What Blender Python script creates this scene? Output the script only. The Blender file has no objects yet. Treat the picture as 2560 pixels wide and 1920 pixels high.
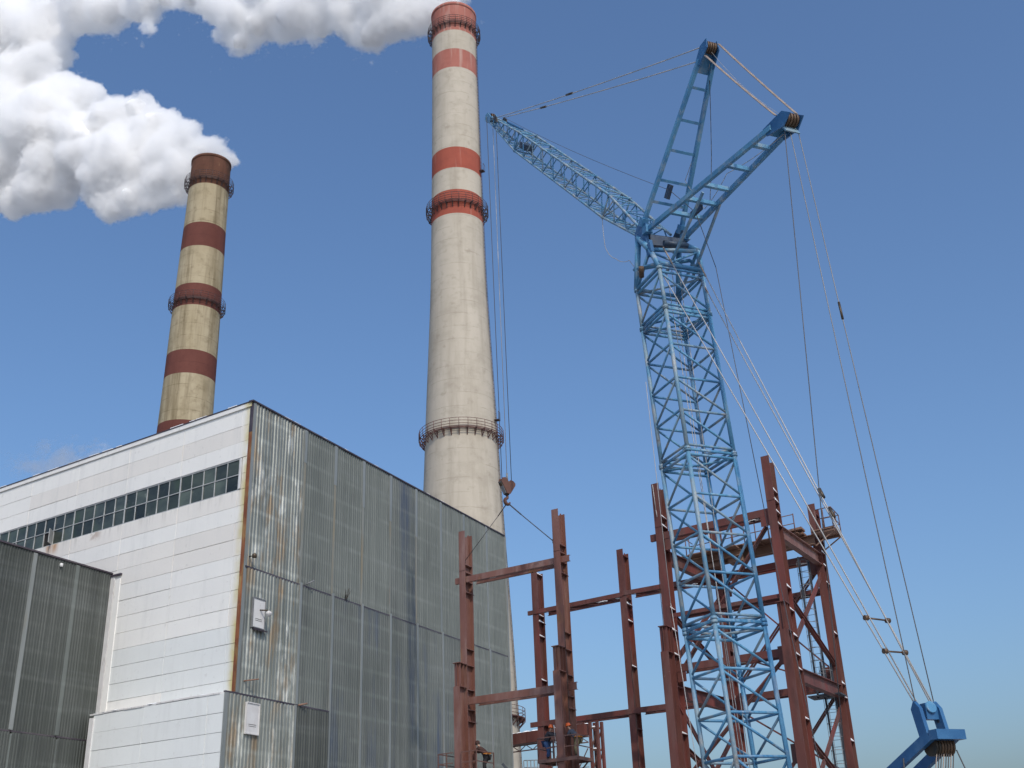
import bpy, bmesh, math, random
import numpy as np
from mathutils import Vector, Matrix, noise
random.seed(7)
R = math.radians
scene = bpy.context.scene
COL = scene.collection

# ---------------------------------------------------------------- camera
PIT, ROL = R(24.52), R(-2.248)
fw = Vector((0, math.cos(PIT), math.sin(PIT)))
up0 = Vector((0, -math.sin(PIT), math.cos(PIT)))
r0 = Vector((1, 0, 0))
crt = math.cos(ROL) * r0 + math.sin(ROL) * up0
cup = -math.sin(ROL) * r0 + math.cos(ROL) * up0
cam = bpy.data.cameras.new('camera')
cam.sensor_width = 36.0
cam.lens = 2800 / 2560 * 36
cam.clip_start = 0.2
cam.clip_end = 6000
camo = bpy.data.objects.new('camera', cam)
m = Matrix((crt, cup, -fw)).transposed().to_4x4()
m.translation = (0, 0, 1.7)
camo.matrix_world = m
COL.objects.link(camo)
scene.camera = camo

# ---------------------------------------------------------------- light
SUN_EL = R(42)
SUN_AZ = R(163)            # clockwise from +Y
sdir = Vector((math.sin(SUN_AZ) * math.cos(SUN_EL), math.cos(SUN_AZ) * math.cos(SUN_EL), math.sin(SUN_EL)))
world = bpy.data.worlds.new('World')
scene.world = world
world.use_nodes = True
wn = world.node_tree
wn.nodes.clear()
wo = wn.nodes.new('ShaderNodeOutputWorld')
bg = wn.nodes.new('ShaderNodeBackground')
sky = wn.nodes.new('ShaderNodeTexSky')
sky.sky_type = 'NISHITA'
sky.sun_disc = False
sky.sun_elevation = SUN_EL
sky.sun_rotation = SUN_AZ
sky.altitude = 200
sky.air_density = 1.3
sky.dust_density = 4.2
sky.ozone_density = 8.5
bg.inputs['Strength'].default_value = 0.15
wn.links.new(sky.outputs[0], bg.inputs['Color'])
wn.links.new(bg.outputs[0], wo.inputs['Surface'])
sl = bpy.data.lights.new('sun', 'SUN')
sl.energy = 2.15
sl.angle = R(0.6)
sl.color = (1.0, 0.92, 0.79)
so = bpy.data.objects.new('sun', sl)
so.rotation_euler = sdir.to_track_quat('Z', 'Y').to_euler()
so.location = (40, -60, 80)
COL.objects.link(so)
scene.view_settings.view_transform = 'Standard'
scene.view_settings.look = 'None'
scene.view_settings.gamma = 1
scene.view_settings.use_curve_mapping = False
scene.view_settings.exposure = 0.05
scene.cycles.volume_bounces = 24
scene.cycles.volume_step_rate = 2.0
scene.cycles.max_bounces = 28
scene.cycles.transparent_max_bounces = 12

# ---------------------------------------------------------------- helpers
Z = Vector((0, 0, 1))
class MB:
    """collects simple solids into one mesh"""
    def __init__(s):
        s.v = []; s.f = []; s.smooth = []
    def add(s, vs, fs, sm=False):
        o = len(s.v)
        s.v += [tuple(v) for v in vs]
        for f in fs:
            s.f.append(tuple(i + o for i in f)); s.smooth.append(sm)
        return s
    def box(s, c, ax, h):
        c = Vector(c)
        X, Y, Z = (Vector(a) * k for a, k in zip(ax, h))
        vs = [c + X * i + Y * j + Z * k for k in (-1, 1) for j in (-1, 1) for i in (-1, 1)]
        fs = [(0, 2, 3, 1), (4, 5, 7, 6), (0, 1, 5, 4), (2, 6, 7, 3), (0, 4, 6, 2), (1, 3, 7, 5)]
        if X.cross(Y).dot(Z) < 0:
            fs = [f[::-1] for f in fs]
        return s.add(vs, fs)
    def bar(s, p, q, w, h, up=(0, 0, 1)):
        p, q = Vector(p), Vector(q)
        d = q - p; L = d.length; d.normalize()
        side = d.cross(Vector(up))
        if side.length < 1e-4: side = d.cross(Vector((1, 0, 0)))
        side.normalize(); u = side.cross(d)
        return s.box((p + q) / 2, (d, side, u), (L / 2, w / 2, h / 2))
    def ibeam(s, p, q, b, h, up=(0, 0, 1), tf=.03, tw=.02):
        p, q = Vector(p), Vector(q)
        d = (q - p); L = d.length; d.normalize()
        side = d.cross(Vector(up)); side.normalize(); u = side.cross(d)
        c = (p + q) / 2
        for k in (-1, 1):
            s.box(c + u * (k * (h / 2 - tf / 2)), (d, side, u), (L / 2, b / 2, tf / 2))
        s.box(c, (d, side, u), (L / 2, tw / 2, h / 2 - tf))
        return s
    def chan(s, p, q, b, h, up=(0, 0, 1), t=.025, sgn=1):
        """channel: web plus two flanges to one side"""
        p, q = Vector(p), Vector(q)
        d = (q - p); L = d.length; d.normalize()
        side = d.cross(Vector(up)); side.normalize(); u = side.cross(d)
        c = (p + q) / 2
        s.box(c, (d, side, u), (L / 2, t / 2, h / 2))
        for k in (-1, 1):
            s.box(c + u * (k * (h / 2 - t / 2)) + side * (sgn * (b / 2 + t / 2)), (d, side, u), (L / 2, b / 2 - .001, t / 2))
        return s
    def tube(s, p, q, r, n=8, r2=None, caps=True):
        p, q = Vector(p), Vector(q)
        r2 = r if r2 is None else r2
        d = (q - p).normalized()
        a = d.orthogonal().normalized(); b = d.cross(a)
        vs = []
        for c, rr in ((p, r), (q, r2)):
            for i in range(n):
                t = 2 * math.pi * i / n
                vs.append(c + (a * math.cos(t) + b * math.sin(t)) * rr)
        fs = [(i, (i + 1) % n, n + (i + 1) % n, n + i) for i in range(n)]
        s.add(vs, fs, True)
        if caps:
            s.add([], [])
            o = len(s.v) - 2 * n
            s.f.append(tuple(range(o + n - 1, o - 1, -1))); s.smooth.append(False)
            s.f.append(tuple(range(o + n, o + 2 * n))); s.smooth.append(False)
        return s
    def poly(s, pts, r, n=6):
        for a, b in zip(pts[:-1], pts[1:]):
            s.tube(a, b, r, n)
        return s
    def lathe(s, prof, n=48, c=(0, 0, 0), sm=True):
        c = Vector(c); vs = []
        for r, z in prof:
            for i in range(n):
                t = 2 * math.pi * i / n
                vs.append(c + Vector((r * math.cos(t), r * math.sin(t), z)))
        fs = []
        for k in range(len(prof) - 1):
            for i in range(n):
                j = (i + 1) % n
                fs.append((k * n + i, k * n + j, (k + 1) * n + j, (k + 1) * n + i))
        return s.add(vs, fs, sm)
    def plate(s, pts, nrm, t):
        """extruded planar polygon"""
        nrm = Vector(nrm).normalized()
        n = len(pts)
        a = [Vector(p) - nrm * t / 2 for p in pts]; b = [Vector(p) + nrm * t / 2 for p in pts]
        fs = [tuple(range(n - 1, -1, -1)), tuple(range(n, 2 * n))]
        fs += [(i, (i + 1) % n, n + (i + 1) % n, n + i) for i in range(n)]
        return s.add(a + b, fs)
    def mesh(s, name, mat):
        me = bpy.data.meshes.new(name)
        me.from_pydata(s.v, [], s.f)
        if any(s.smooth):
            me.polygons.foreach_set('use_smooth', s.smooth)
        if mat is not None: me.materials.append(mat)
        me.update()
        return me
    def build(s, name, mat, parent=None, loc=None):
        o = bpy.data.objects.new(name, s.mesh(name, mat))
        COL.objects.link(o)
        link(o, parent)
        if loc is not None: o.location = loc
        return o

def lump(mb, c, X, Y, a, b_, h):
    """a small drift of snow"""
    n = 8; vs = []; fs = []
    for k, (rr, zz) in enumerate(((1, 0), (.85, .55), (.45, .95))):
        for i in range(n):
            t = 2 * math.pi * i / n
            j = 1 + random.uniform(-.15, .15)
            vs.append(Vector(c) + Vector(X) * (a * rr * math.cos(t) * j) + Vector(Y) * (b_ * rr * math.sin(t) * j) + Z * (h * zz))
    for k in range(2):
        fs += [(k * n + i, k * n + (i + 1) % n, (k + 1) * n + (i + 1) % n, (k + 1) * n + i) for i in range(n)]
    fs.append(tuple(range(2 * n, 3 * n))); fs.append(tuple(range(n - 1, -1, -1)))
    mb.add(vs, fs, False)

def link(o, parent):
    if parent is not None:
        o.parent = parent
        w = Matrix.Translation(parent.location) if parent.parent is None else Matrix.Translation(parent.parent.location)
        if parent.type == 'EMPTY' or parent.parent is not None:
            pass
        o.matrix_parent_inverse = WINV.get(parent.name, Matrix())
WINV = {}
def thing(name, label, cat, loc=(0, 0, 0), group=None):
    o = bpy.data.objects.new(name, None)
    COL.objects.link(o)
    o.empty_display_size = .5
    o.location = loc
    WINV[o.name] = Matrix.Translation(-Vector(loc))
    tag(o, label, cat, group)
    return o
def tag(o, label=None, cat=None, group=None, kind=None):
    if label: o['label'] = label
    if cat: o['category'] = cat
    if group: o['group'] = group
    if kind: o['kind'] = kind
    return o

# ---------------------------------------------------------------- materials
def N(nt, t, **kw):
    n = nt.nodes.new(t)
    for k, v in kw.items():
        if k in n.inputs.keys(): n.inputs[k].default_value = v
        else: setattr(n, k, v)
    return n
def newmat(name):
    mt = bpy.data.materials.new(name); mt.use_nodes = True
    nt = mt.node_tree
    b = nt.nodes['Principled BSDF']
    return mt, nt, b
def pos_scaled(nt, sc):
    g = N(nt, 'ShaderNodeNewGeometry')
    v = N(nt, 'ShaderNodeVectorMath', operation='MULTIPLY')
    v.inputs[1].default_value = sc
    nt.links.new(g.outputs['Position'], v.inputs[0])
    return v.outputs[0]
def noise_fac(nt, sc, detail=4, lo=.35, hi=.65, rough=.6):
    t = N(nt, 'ShaderNodeTexNoise', Scale=1.0, Detail=detail, Roughness=rough)
    nt.links.new(pos_scaled(nt, sc), t.inputs['Vector'])
    mr = N(nt, 'ShaderNodeMapRange')
    mr.inputs['From Min'].default_value = lo; mr.inputs['From Max'].default_value = hi
    nt.links.new(t.outputs['Fac'], mr.inputs['Value'])
    return mr.outputs[0]
def mixc(nt, fac, a, b):
    mx = N(nt, 'ShaderNodeMix', data_type='RGBA')
    if isinstance(fac, (int, float)): mx.inputs[0].default_value = fac
    else: nt.links.new(fac, mx.inputs[0])
    for i, c in ((6, a), (7, b)):
        if isinstance(c, (tuple, list)): mx.inputs[i].default_value = (*c, 1) if len(c) == 3 else c
        else: nt.links.new(c, mx.inputs[i])
    return mx.outputs[2]
def mul(nt, a, b):
    n = N(nt, 'ShaderNodeMath', operation='MULTIPLY')
    for i, c in ((0, a), (1, b)):
        if isinstance(c, (int, float)): n.inputs[i].default_value = c
        else: nt.links.new(c, n.inputs[i])
    return n.outputs[0]
def obj_var(nt, col, amt):
    """small per-object brightness change"""
    oi = N(nt, 'ShaderNodeObjectInfo')
    mr = N(nt, 'ShaderNodeMapRange')
    mr.inputs['To Min'].default_value = 1 - amt; mr.inputs['To Max'].default_value = 1 + amt
    nt.links.new(oi.outputs['Random'], mr.inputs['Value'])
    hsv = N(nt, 'ShaderNodeHueSaturation')
    nt.links.new(mr.outputs[0], hsv.inputs['Value'])
    nt.links.new(col, hsv.inputs['Color'])
    return hsv.outputs[0]
def bump(nt, b, h, strength=.3, dist=.02):
    bp = N(nt, 'ShaderNodeBump', Strength=strength, Distance=dist)
    nt.links.new(h, bp.inputs['Height'])
    nt.links.new(bp.outputs[0], b.inputs['Normal'])
def M(name, c1, c2, sc=(1, 1, 1), lo=.35, hi=.65, rough=.7, metal=0., layers=(), var=0., bm=0., spec=.4, detail=4):
    """two-tone noise base, plus layers of (colour, scale, lo, hi, strength)"""
    mt, nt, b = newmat(name)
    f = noise_fac(nt, sc, detail, lo, hi)
    c = mixc(nt, f, c1, c2)
    for (lc, lsc, llo, lhi, st) in layers:
        c = mixc(nt, mul(nt, noise_fac(nt, lsc, 5, llo, lhi), st), c, lc)
    if var: c = obj_var(nt, c, var)
    nt.links.new(c, b.inputs['Base Color'])
    b.inputs['Roughness'].default_value = rough
    b.inputs['Metallic'].default_value = metal
    b.inputs['Specular IOR Level'].default_value = spec
    if bm: bump(nt, b, noise_fac(nt, tuple(4 * k for k in sc), 4, 0, 1), bm)
    return mt

RUST = (.16, .05, .018)
# painted steel of the crane
CRANE = M('crane_blue_paint', (.055, .185, .345), (.10, .28, .43), (.8, .8, .8), .35, .65, .5, 0,
          [((.34, .38, .40), (2.2, 2.2, 1.2), .52, .70, .65), ((.14, .075, .04), (3.5, 3.5, 2.5), .64, .76, .6)])
CRANED = M('crane_deep_blue_paint', (.022, .095, .225), (.04, .14, .29), (.9, .9, .9), .35, .65, .42, 0,
           [((.12, .22, .34), (2, 2, 2), .55, .75, .5), ((.10, .06, .04), (5, 5, 4), .68, .78, .6)])
CRANEG = M('crane_worn_paint', (.20, .28, .33), (.09, .23, .36), (1.1, 1.1, 1.1), .4, .6, .55, 0,
           [((.38, .36, .33), (2.5, 2.5, 1.2), .5, .7, .8), ((.13, .08, .05), (4, 4, 3), .62, .74, .7)])
GREASE = M('greasy_steel', (.030, .026, .022), (.09, .065, .04), (3, 3, 3), .35, .65, .5, .3)
DBLUE = M('grimy_dark_blue_paint', (.022, .040, .075), (.05, .085, .13), (2, 2, 2), .35, .65, .5, 0, [((.05, .04, .03), (4, 4, 4), .5, .7, .6)])
SHEAVE = M('rusty_sheave', (.085, .055, .035), (.14, .085, .05), (5, 5, 5), .35, .65, .55, .3)
ROPE = M('wire_rope', (.36, .35, .34), (.45, .44, .43), (.25, .25, .25), .35, .65, .6, .1)
ROPED = M('dark_wire_rope', (.06, .057, .06), (.10, .095, .095), (.25, .25, .25), .35, .65, .6, .1)
ROPEG = M('grey_wire_rope', (.17, .165, .165), (.24, .235, .23), (.25, .25, .25), .35, .65, .6, .1)
ROPEB = M('brown_wire_rope', (.27, .21, .17), (.34, .28, .24), (.25, .25, .25), .35, .65, .6, .1)
# primed structural steel
PRIMER = M('red_brown_primer', (.100, .034, .027), (.138, .047, .036), (.7, .7, .25), .35, .65, .62, 0,
           [((.15, .085, .072), (1.4, 1.4, .30), .5, .68, .6), ((.055, .026, .022), (2.2, 2.2, .5), .54, .70, .6), ((.20, .042, .034), (.6, .6, .16), .52, .66, .65), ((.30, .20, .16), (7, 7, 7), .68, .76, .6)])
PRIMERP = M('weathered_primer', (.150, .062, .046), (.195, .092, .070), (.9, .9, .22), .35, .65, .5, 0,
            [((.28, .185, .16), (1.2, 1.2, .22), .48, .68, .65), ((.12, .045, .025), (3, 3, .6), .55, .72, .6), ((.26, .12, .035), (1.1, 1.1, .5), .58, .74, .6)])
TAN = M('dusty_brown_steel', (.20, .11, .075), (.27, .165, .115), (.8, .8, .8), .35, .65, .7, 0, [((.12, .06, .045), (2, 2, 2), .55, .72, .5)])
SNOW = M('snow', (.82, .84, .86), (.9, .9, .9), (3, 3, 3), .3, .7, .9)
DSTEEL = M('dark_ladder_steel', (.028, .036, .05), (.06, .066, .075), (3, 3, 3), .35, .65, .6, .1)
GSTEEL = M('grey_rail_steel', (.16, .17, .18), (.24, .24, .24), (3, 3, 3), .35, .65, .6, .1)
RAILS = M('brown_rail_steel', (.11, .055, .045), (.17, .09, .07), (3, 3, 3), .35, .65, .6)

# ---------------------------------------------------------------- ground
gm = M('ground_dirt_and_snow', (.16, .14, .12), (.24, .22, .19), (.12, .12, .12), .35, .65, .95, 0,
       [((.75, .77, .80), (.05, .05, .05), .50, .58, .9)], bm=.4)
g = MB()
nG = 60
xs = [-1500 + 3000 * i / nG for i in range(nG + 1)]
vs = [(x, y + 400, -.15 * (1 + noise.noise((x * .02, y * .02, 0)))) for y in xs for x in xs]
g.add(vs, [(j * (nG + 1) + i, j * (nG + 1) + i + 1, (j + 1) * (nG + 1) + i + 1, (j + 1) * (nG + 1) + i) for j in range(nG) for i in range(nG)], True)
tag(g.build('ground', gm), kind='structure')

# ---------------------------------------------------------------- boiler house
C0 = Vector((-18.4157, 72.7039, 0))
YA, YB = R(-32.58), R(64.18)
A = Vector((math.cos(YA), math.sin(YA), 0)); B = Vector((math.cos(YB), math.sin(YB), 0))
NA = Vector((math.sin(YA), -math.cos(YA), 0)); NB = Vector((math.sin(YB), -math.cos(YB), 0))
ROOF = 34.22
def PW(a, z, n=0.): return C0 + A * a + NA * n + Z * z
def PG(b, z, n=0.): return C0 + B * b + NB * n + Z * z

def white_mat(name, c1, c2, stain=False):
    mt, nt, b = newmat(name)
    c = mixc(nt, noise_fac(nt, (.35, .35, .35), 5, .3, .7), c1, c2)
    # faint vertical washing marks and dirt specks
    c = mixc(nt, mul(nt, noise_fac(nt, (1.6, 1.6, .18), 4, .52, .78), .30), c, (.52, .52, .50))
    c = mixc(nt, mul(nt, noise_fac(nt, (2.2, 2.2, 2.2), 6, .62, .74), .35), c, (.42, .40, .37))
    g_ = N(nt, 'ShaderNodeNewGeometry')
    def coord(dirv, off):
        d = N(nt, 'ShaderNodeVectorMath', operation='DOT_PRODUCT'); d.inputs[1].default_value = dirv
        nt.links.new(g_.outputs['Position'], d.inputs[0])
        a_ = N(nt, 'ShaderNodeMath', operation='ADD'); a_.inputs[1].default_value = off
        nt.links.new(d.outputs['Value'], a_.inputs[0])
        return a_.outputs[0]
    aa = coord(tuple(A), -C0.dot(A)); zz = coord((0, 0, 1), 0)
    def mr(v, f0, f1, t0=0., t1=1.):
        r_ = N(nt, 'ShaderNodeMapRange', interpolation_type='SMOOTHSTEP')
        for k, x in (('From Min', f0), ('From Max', f1), ('To Min', t0), ('To Max', t1)): r_.inputs[k].default_value = x
        nt.links.new(v, r_.inputs['Value'])
        return r_.outputs[0]
    # yellow rust running down beside the corner flashing
    edge = mul(nt, mr(aa, -1.0, -.30), mr(zz, 13.9, 14.1))
    edge = mul(nt, edge, noise_fac(nt, (.9, .9, .55), 4, .30, .62))
    c = mixc(nt, mul(nt, edge, .9), c, (.55, .47, .20))
    if stain:
        # rust run below the broken window
        s = mul(nt, mul(nt, mr(aa, -22.4, -21.5), mul(nt, mr(zz, 27.95, 27.9), mr(aa, -20.3, -21.1))), mul(nt, mr(zz, 26.75, 27.7), noise_fac(nt, (1.8, 1.8, .35), 3, .25, .55)))
        c = mixc(nt, mul(nt, s, .9), c, (.42, .19, .05))
        s2 = mul(nt, mul(nt, mul(nt, mr(zz, 27.95, 27.9), mr(aa, -17.6, -16.4)), mr(aa, -15.2, -16.0)), mul(nt, mr(zz, 27.0, 27.6), noise_fac(nt, (1.3, 1.3, 1.8), 4, .48, .6)))
        c = mixc(nt, mul(nt, s2, .6), c, (.33, .22, .16))
    drip = mul(nt, mul(nt, mr(zz, 26.6, 27.85), mr(zz, 27.95, 27.9)), noise_fac(nt, (2.4, 2.4, .22), 4, .50, .70))
    c = mixc(nt, mul(nt, drip, .4), c, (.36, .34, .30))
    c = obj_var(nt, c, .03)
    nt.links.new(c, b.inputs['Base Color'])
    b.inputs['Roughness'].default_value = .75
    b.inputs['Specular IOR Level'].default_value = .3
    bump(nt, b, noise_fac(nt, (2.5, 2.5, 2.5), 5, 0, 1), .25, .03)
    return mt
WHITE = white_mat('white_panel_paint', (.785, .77, .725), (.745, .733, .695), True)
PINK = white_mat('warm_white_panel_paint', (.745, .71, .655), (.71, .68, .63), True)
BLUISH = white_mat('cool_white_panel_paint', (.725, .74, .715), (.69, .705, .685))
JOINT = M('joint_mortar', (.46, .445, .42), (.13, .125, .12), (.45, .45, .45), .46, .60)
COPING = M('dark_coping', (.05, .04, .055), (.10, .085, .095), (.6, .6, .6), rough=.5, metal=.2)
RUSTY = M('rusty_flashing', (.17, .055, .025), (.25, .095, .04), (1.5, 1.5, .6), .35, .65, .8, 0,
          [((.30, .24, .09), (2.2, 2.2, .5), .5, .68, .7), ((.06, .03, .025), (3, 3, .8), .58, .72, .7)], var=.25)

def corr_mat(name, c1, c2, extra=(), rough=.62, metal=.12, var=.07):
    mt = M(name, c1, c2, (.22, .22, .22), .3, .7, rough, metal,
             [((.22, .24, .24), (.05, .05, .9), .56, .74, .25), ((.05, .055, .055), (1.1, 1.1, .12), .54, .72, .5)] + list(extra), var=var)
    nt = mt.node_tree; b = nt.nodes['Principled BSDF']
    src = b.inputs['Base Color'].links[0].from_socket
    g_ = N(nt, 'ShaderNodeNewGeometry'); sx = N(nt, 'ShaderNodeSeparateXYZ')
    nt.links.new(g_.outputs['Position'], sx.inputs[0])
    md = N(nt, 'ShaderNodeMath', operation='PINGPONG'); md.inputs[1].default_value = .88
    nt.links.new(sx.outputs['Z'], md.inputs[0])
    ln = N(nt, 'ShaderNodeMapRange', interpolation_type='SMOOTHSTEP')
    for k_, x_ in (('From Min', .02), ('From Max', .26), ('To Min', 1.), ('To Max', 0.)): ln.inputs[k_].default_value = x_
    nt.links.new(md.outputs[0], ln.inputs['Value'])
    f_ = mul(nt, mul(nt, ln.outputs[0], noise_fac(nt, (.3, .3, .3), 4, .38, .62)), .32)
    nt.links.new(mixc(nt, f_, src, tuple(min(1, 1.55 * k_) for k_ in c2)), b.inputs['Base Color'])
    return mt
SHEET = corr_mat('grey_profiled_sheet', (.126, .141, .131), (.165, .181, .168), [((.40, .44, .43), (5, 5, .05), .70, .76, .4)])  # pale vertical streaks: a highlight painted into the colour
SHEETD = corr_mat('bluish_streaked_profiled_sheet', (.101, .114, .107), (.143, .157, .149), [((.040, .062, .11), (.55, .55, .07), .52, .68, .75)])  # darker grey with dark bluish vertical streaks
SHEETB = corr_mat('galvanised_sheet_painted_reflections', (.19, .20, .178), (.31, .32, .285),  # sun reflections painted in as lighter base and pale patches; brown is rust
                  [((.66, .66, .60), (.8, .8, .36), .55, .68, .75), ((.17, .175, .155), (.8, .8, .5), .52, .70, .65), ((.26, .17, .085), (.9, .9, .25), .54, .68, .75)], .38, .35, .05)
SHEETA = corr_mat('dull_dark_profiled_sheet', (.070, .078, .070), (.10, .108, .10), [((.065, .07, .065), (3, 3, .05), .5, .7, .5)], .6, .3)
STRIP = M('grey_cover_strip', (.215, .23, .22), (.27, .285, .275), (1, 1, .2), rough=.5, metal=.2,
          layers=[((.22, .20, .15), (1.5, 1.5, .3), .55, .7, .6)])
STRIPR = M('rust_streaked_strip', (.20, .205, .18), (.25, .255, .225), (1, 1, .2), rough=.55, metal=.1,
           layers=[((.26, .21, .13), (.9, .9, .16), .50, .68, .7), ((.20, .10, .05), (1.4, 1.4, .22), .60, .70, .8)])
DARKVOID = M('painted_opening_shade', (.012, .012, .012), (.03, .026, .022), (1, 1, 1), rough=.9)
GLASSM, nt, b = newmat('window_glass_painted_glow')
c = mixc(nt, noise_fac(nt, (.35, .35, .7), 4, .35, .7), (.028, .036, .036), (.075, .092, .075))
c = mixc(nt, mul(nt, noise_fac(nt, (.55, .55, .25), 3, .55, .75), .6), c, (.05, .085, .04))  # green blotches: lit interior painted into the pane colour
c = mixc(nt, mul(nt, noise_fac(nt, (1.1, 1.1, 1.3), 3, .64, .80), .5), c, (.22, .23, .20))
c = obj_var(nt, c, .6)  # pane-to-pane brightness: uneven reflection put into the colour
nt.links.new(c, b.inputs['Base Color']); b.inputs['Roughness'].default_value = .22
b.inputs['Specular IOR Level'].default_value = .38
bump(nt, b, noise_fac(nt, (.7, .7, .7), 3, 0, 1), .06, .05)
MULL = M('grey_window_bar', (.34, .35, .35), (.46, .47, .46), (2, 2, 2), rough=.6)
HATCHW = M('off_white_hatch_paint', (.58, .56, .54), (.66, .65, .63), (1, 1, 1), rough=.6, layers=[((.30, .24, .20), (3, 3, 1), .6, .72, .5)])

house = thing('boiler_house', 'tall boiler house with white panelled wall, ribbon window and grey corrugated wall', 'building', C0)
# solid core behind the claddings
core = MB()
def prism(mb, pts, z0, z1):
    n = len(pts)
    mb.add([Vector((p.x, p.y, z0)) for p in pts] + [Vector((p.x, p.y, z1)) for p in pts],
           [tuple(range(n - 1, -1, -1)), tuple(range(n, 2 * n))] + [(i, (i + 1) % n, n + (i + 1) % n, n + i) for i in range(n)])
inn = .17
q0 = C0 - NA * inn - NB * inn
core_pts = [q0, q0 + B * 38.9, q0 + B * 38.9 - A * 60, q0 - A * 60]
prism(core, core_pts, 0, ROOF - .25)
core.build('wall_core', JOINT, house)
BX = (A, NA, Z)
BG = (B, NB, Z)
# --- white panels, 6 m x 1.18 m
joints = [0.0, -1.03, -7.03, -13.03, -19.03, -25.03, -31.03, -37.03, -43.03]
rows = [(33.93, 32.66, 'W'), (32.64, 31.44, 'P'), (31.42, 30.24, 'W')]
zt = 27.85
kinds = ['P', 'W', 'P', 'P', 'W', 'W', 'W', 'W', 'B', 'B', 'B', 'B']
for k in kinds:
    rows.append((zt, zt - 1.155, k)); zt -= 1.18
mesh_cache = {}
def panel(a0, a1, z0, z1, mat, n=0., t=.14, name='wall_panel'):
    w, h = abs(a1 - a0) - .03, z0 - z1
    key = (round(w, 2), round(h, 3), mat.name, t)
    if key not in mesh_cache:
        mb = MB()
        X, Y, Zz = A * (w / 2), NA * t, Z * (h / 2)
        bev = .006
        f = [X * i * (1 - bev * 2 / w) + Zz * k * (1 - bev * 2 / h) for k, i in ((-1, -1), (-1, 1), (1, 1), (1, -1))]
        e = [X * i + Zz * k - NA * bev for k, i in ((-1, -1), (-1, 1), (1, 1), (1, -1))]
        bk = [v - NA * (t - bev) for v in e]
        mb.add(f + e + bk, [(0, 1, 2, 3)] + [(i, 4 + i, 4 + (i + 1) % 4, (i + 1) % 4) for i in range(4)] + [(4 + i, 8 + i, 8 + (i + 1) % 4, 4 + (i + 1) % 4) for i in range(4)])
        mesh_cache[key] = mb.mesh(name, mat)
    o = bpy.data.objects.new(name, mesh_cache[key]); COL.objects.link(o)
    link(o, house)
    o.location = PW((a0 + a1) / 2, (z0 + z1) / 2 + random.uniform(-.006, .006), n + random.uniform(-.012, .012))
    o.rotation_euler = (random.uniform(-.003, .003), random.uniform(-.0012, .0012), random.uniform(-.0015, .0015))
    return o
MATS = {'W': WHITE, 'P': PINK, 'B': BLUISH}
for (z0, z1, k) in rows:
    lim = 8 if z0 > 23 else 4
    for j in range(lim):
        kk = k
        if random.random() < .05: kk = {'W': 'P', 'P': 'W', 'B': 'W'}[k]
        panel(joints[j], joints[j + 1], z0, max(z1, 14.07), MATS[kk])
# lower, forward standing storey under the ledge
NF = 1.08
zt = 13.87
lowb = MB()
l0 = C0 + NA * (NF - inn) + A * .08
prism(lowb, [C0 - NA * inn + A * -.4, l0, l0 - A * 12.0, C0 - NA * inn - A * 12.1], 0, 13.86)
lowb.build('lower_core', JOINT, house)
for r_ in range(11):
    for a0, a1 in ((.26, -1.2), (-1.2, -7.2), (-7.2, -12.35)):
        panel(a0, a1, zt, zt - 1.155, BLUISH, NF)
    zt -= 1.18
# ledge: irregular weathered coping with snow on it
lg = MB()
pa = -12.75
while pa < -.3:
    ln = min(random.uniform(1.2, 2.6), -.1 - pa)
    dz = random.uniform(-.03, .03)
    lg.box(PW(pa + ln / 2, 13.935 + dz * .5, NF / 2 + .02), BX, (ln / 2, NF / 2 + random.uniform(.0, .03), .05))
    pa += ln
lg.build('ledge', HATCHW, house)
ls = MB()
pa = -12.7
while pa < -1.0:
    ln = random.uniform(.7, 1.8)
    h_ = random.uniform(.04, .10)
    lump(ls, PW(pa + ln / 2, 13.97, NF * .75), A, NA, ln / 2, .34, h_ * .9)
    pa += ln * random.uniform(.9, 1.5)
tag(ls.build('snow', SNOW), kind='stuff')
# --- ribbon window
win = MB()
PIT_ = 1.2
wa0, wa1 = -.96, -43.03
rec = -.10
for zz, hh in ((30.22 - .03, .04), (29.04, .028), (27.88, .04)):
    win.box(PW((wa0 + wa1) / 2, zz, rec + .02), BX, ((wa0 - wa1) / 2, .04, hh))
x = -1.03
k = 0
while x > wa1:
    thick = .05 if k % 5 == 0 else .024
    win.box(PW(x, 29.04, rec + .022), BX, (thick, .034, 1.16))
    x -= PIT_; k += 1
wf = win.build('window_frame', MULL, house)
pg = {}
x = -1.03; k = 0
while x - PIT_ > wa1:
    for zc in (29.62, 28.46):
        if k == 17 and zc < 29: # broken casement
            continue
        if 'p' not in pg:
            pg['p'] = MB().box((0, 0, 0), BX, (PIT_ / 2 - .03, .006, .56)).mesh('window_pane', GLASSM)
        o = bpy.data.objects.new('window_pane', pg['p']); COL.objects.link(o); o.parent = wf
        o.matrix_parent_inverse = Matrix()
        o.location = PW(x - PIT_ / 2, zc, rec)
        o.rotation_euler = (random.uniform(-.02, .02), random.uniform(-.02, .02), random.uniform(-.035, .035))
    x -= PIT_; k += 1
xo = -1.03 - 17 * PIT_
MB().box(PW(xo - .6, 28.46, rec - .04), BX, (.55, .01, .55)).build('opening_shade_plate', DARKVOID, house)  # near-black plate: shade inside the open window put into its colour
MB().box(PW(xo + .16, 28.46, rec + .36), ((NA * .8 + A * .6).normalized(), (A * .8 - NA * .6).normalized(), Z), (.40, .02, .55)).build('open_casement', MULL, house)
# pale plate at the right end of the ribbon window
MB().box(PW(-.84, 29.05, .02), BX, (.10, .03, 1.12)).build('window_end_plate', HATCHW, house)
panel(0, -.72, 30.22, 29.05, WHITE); panel(0, -.72, 29.03, 27.88, PINK)
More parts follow.
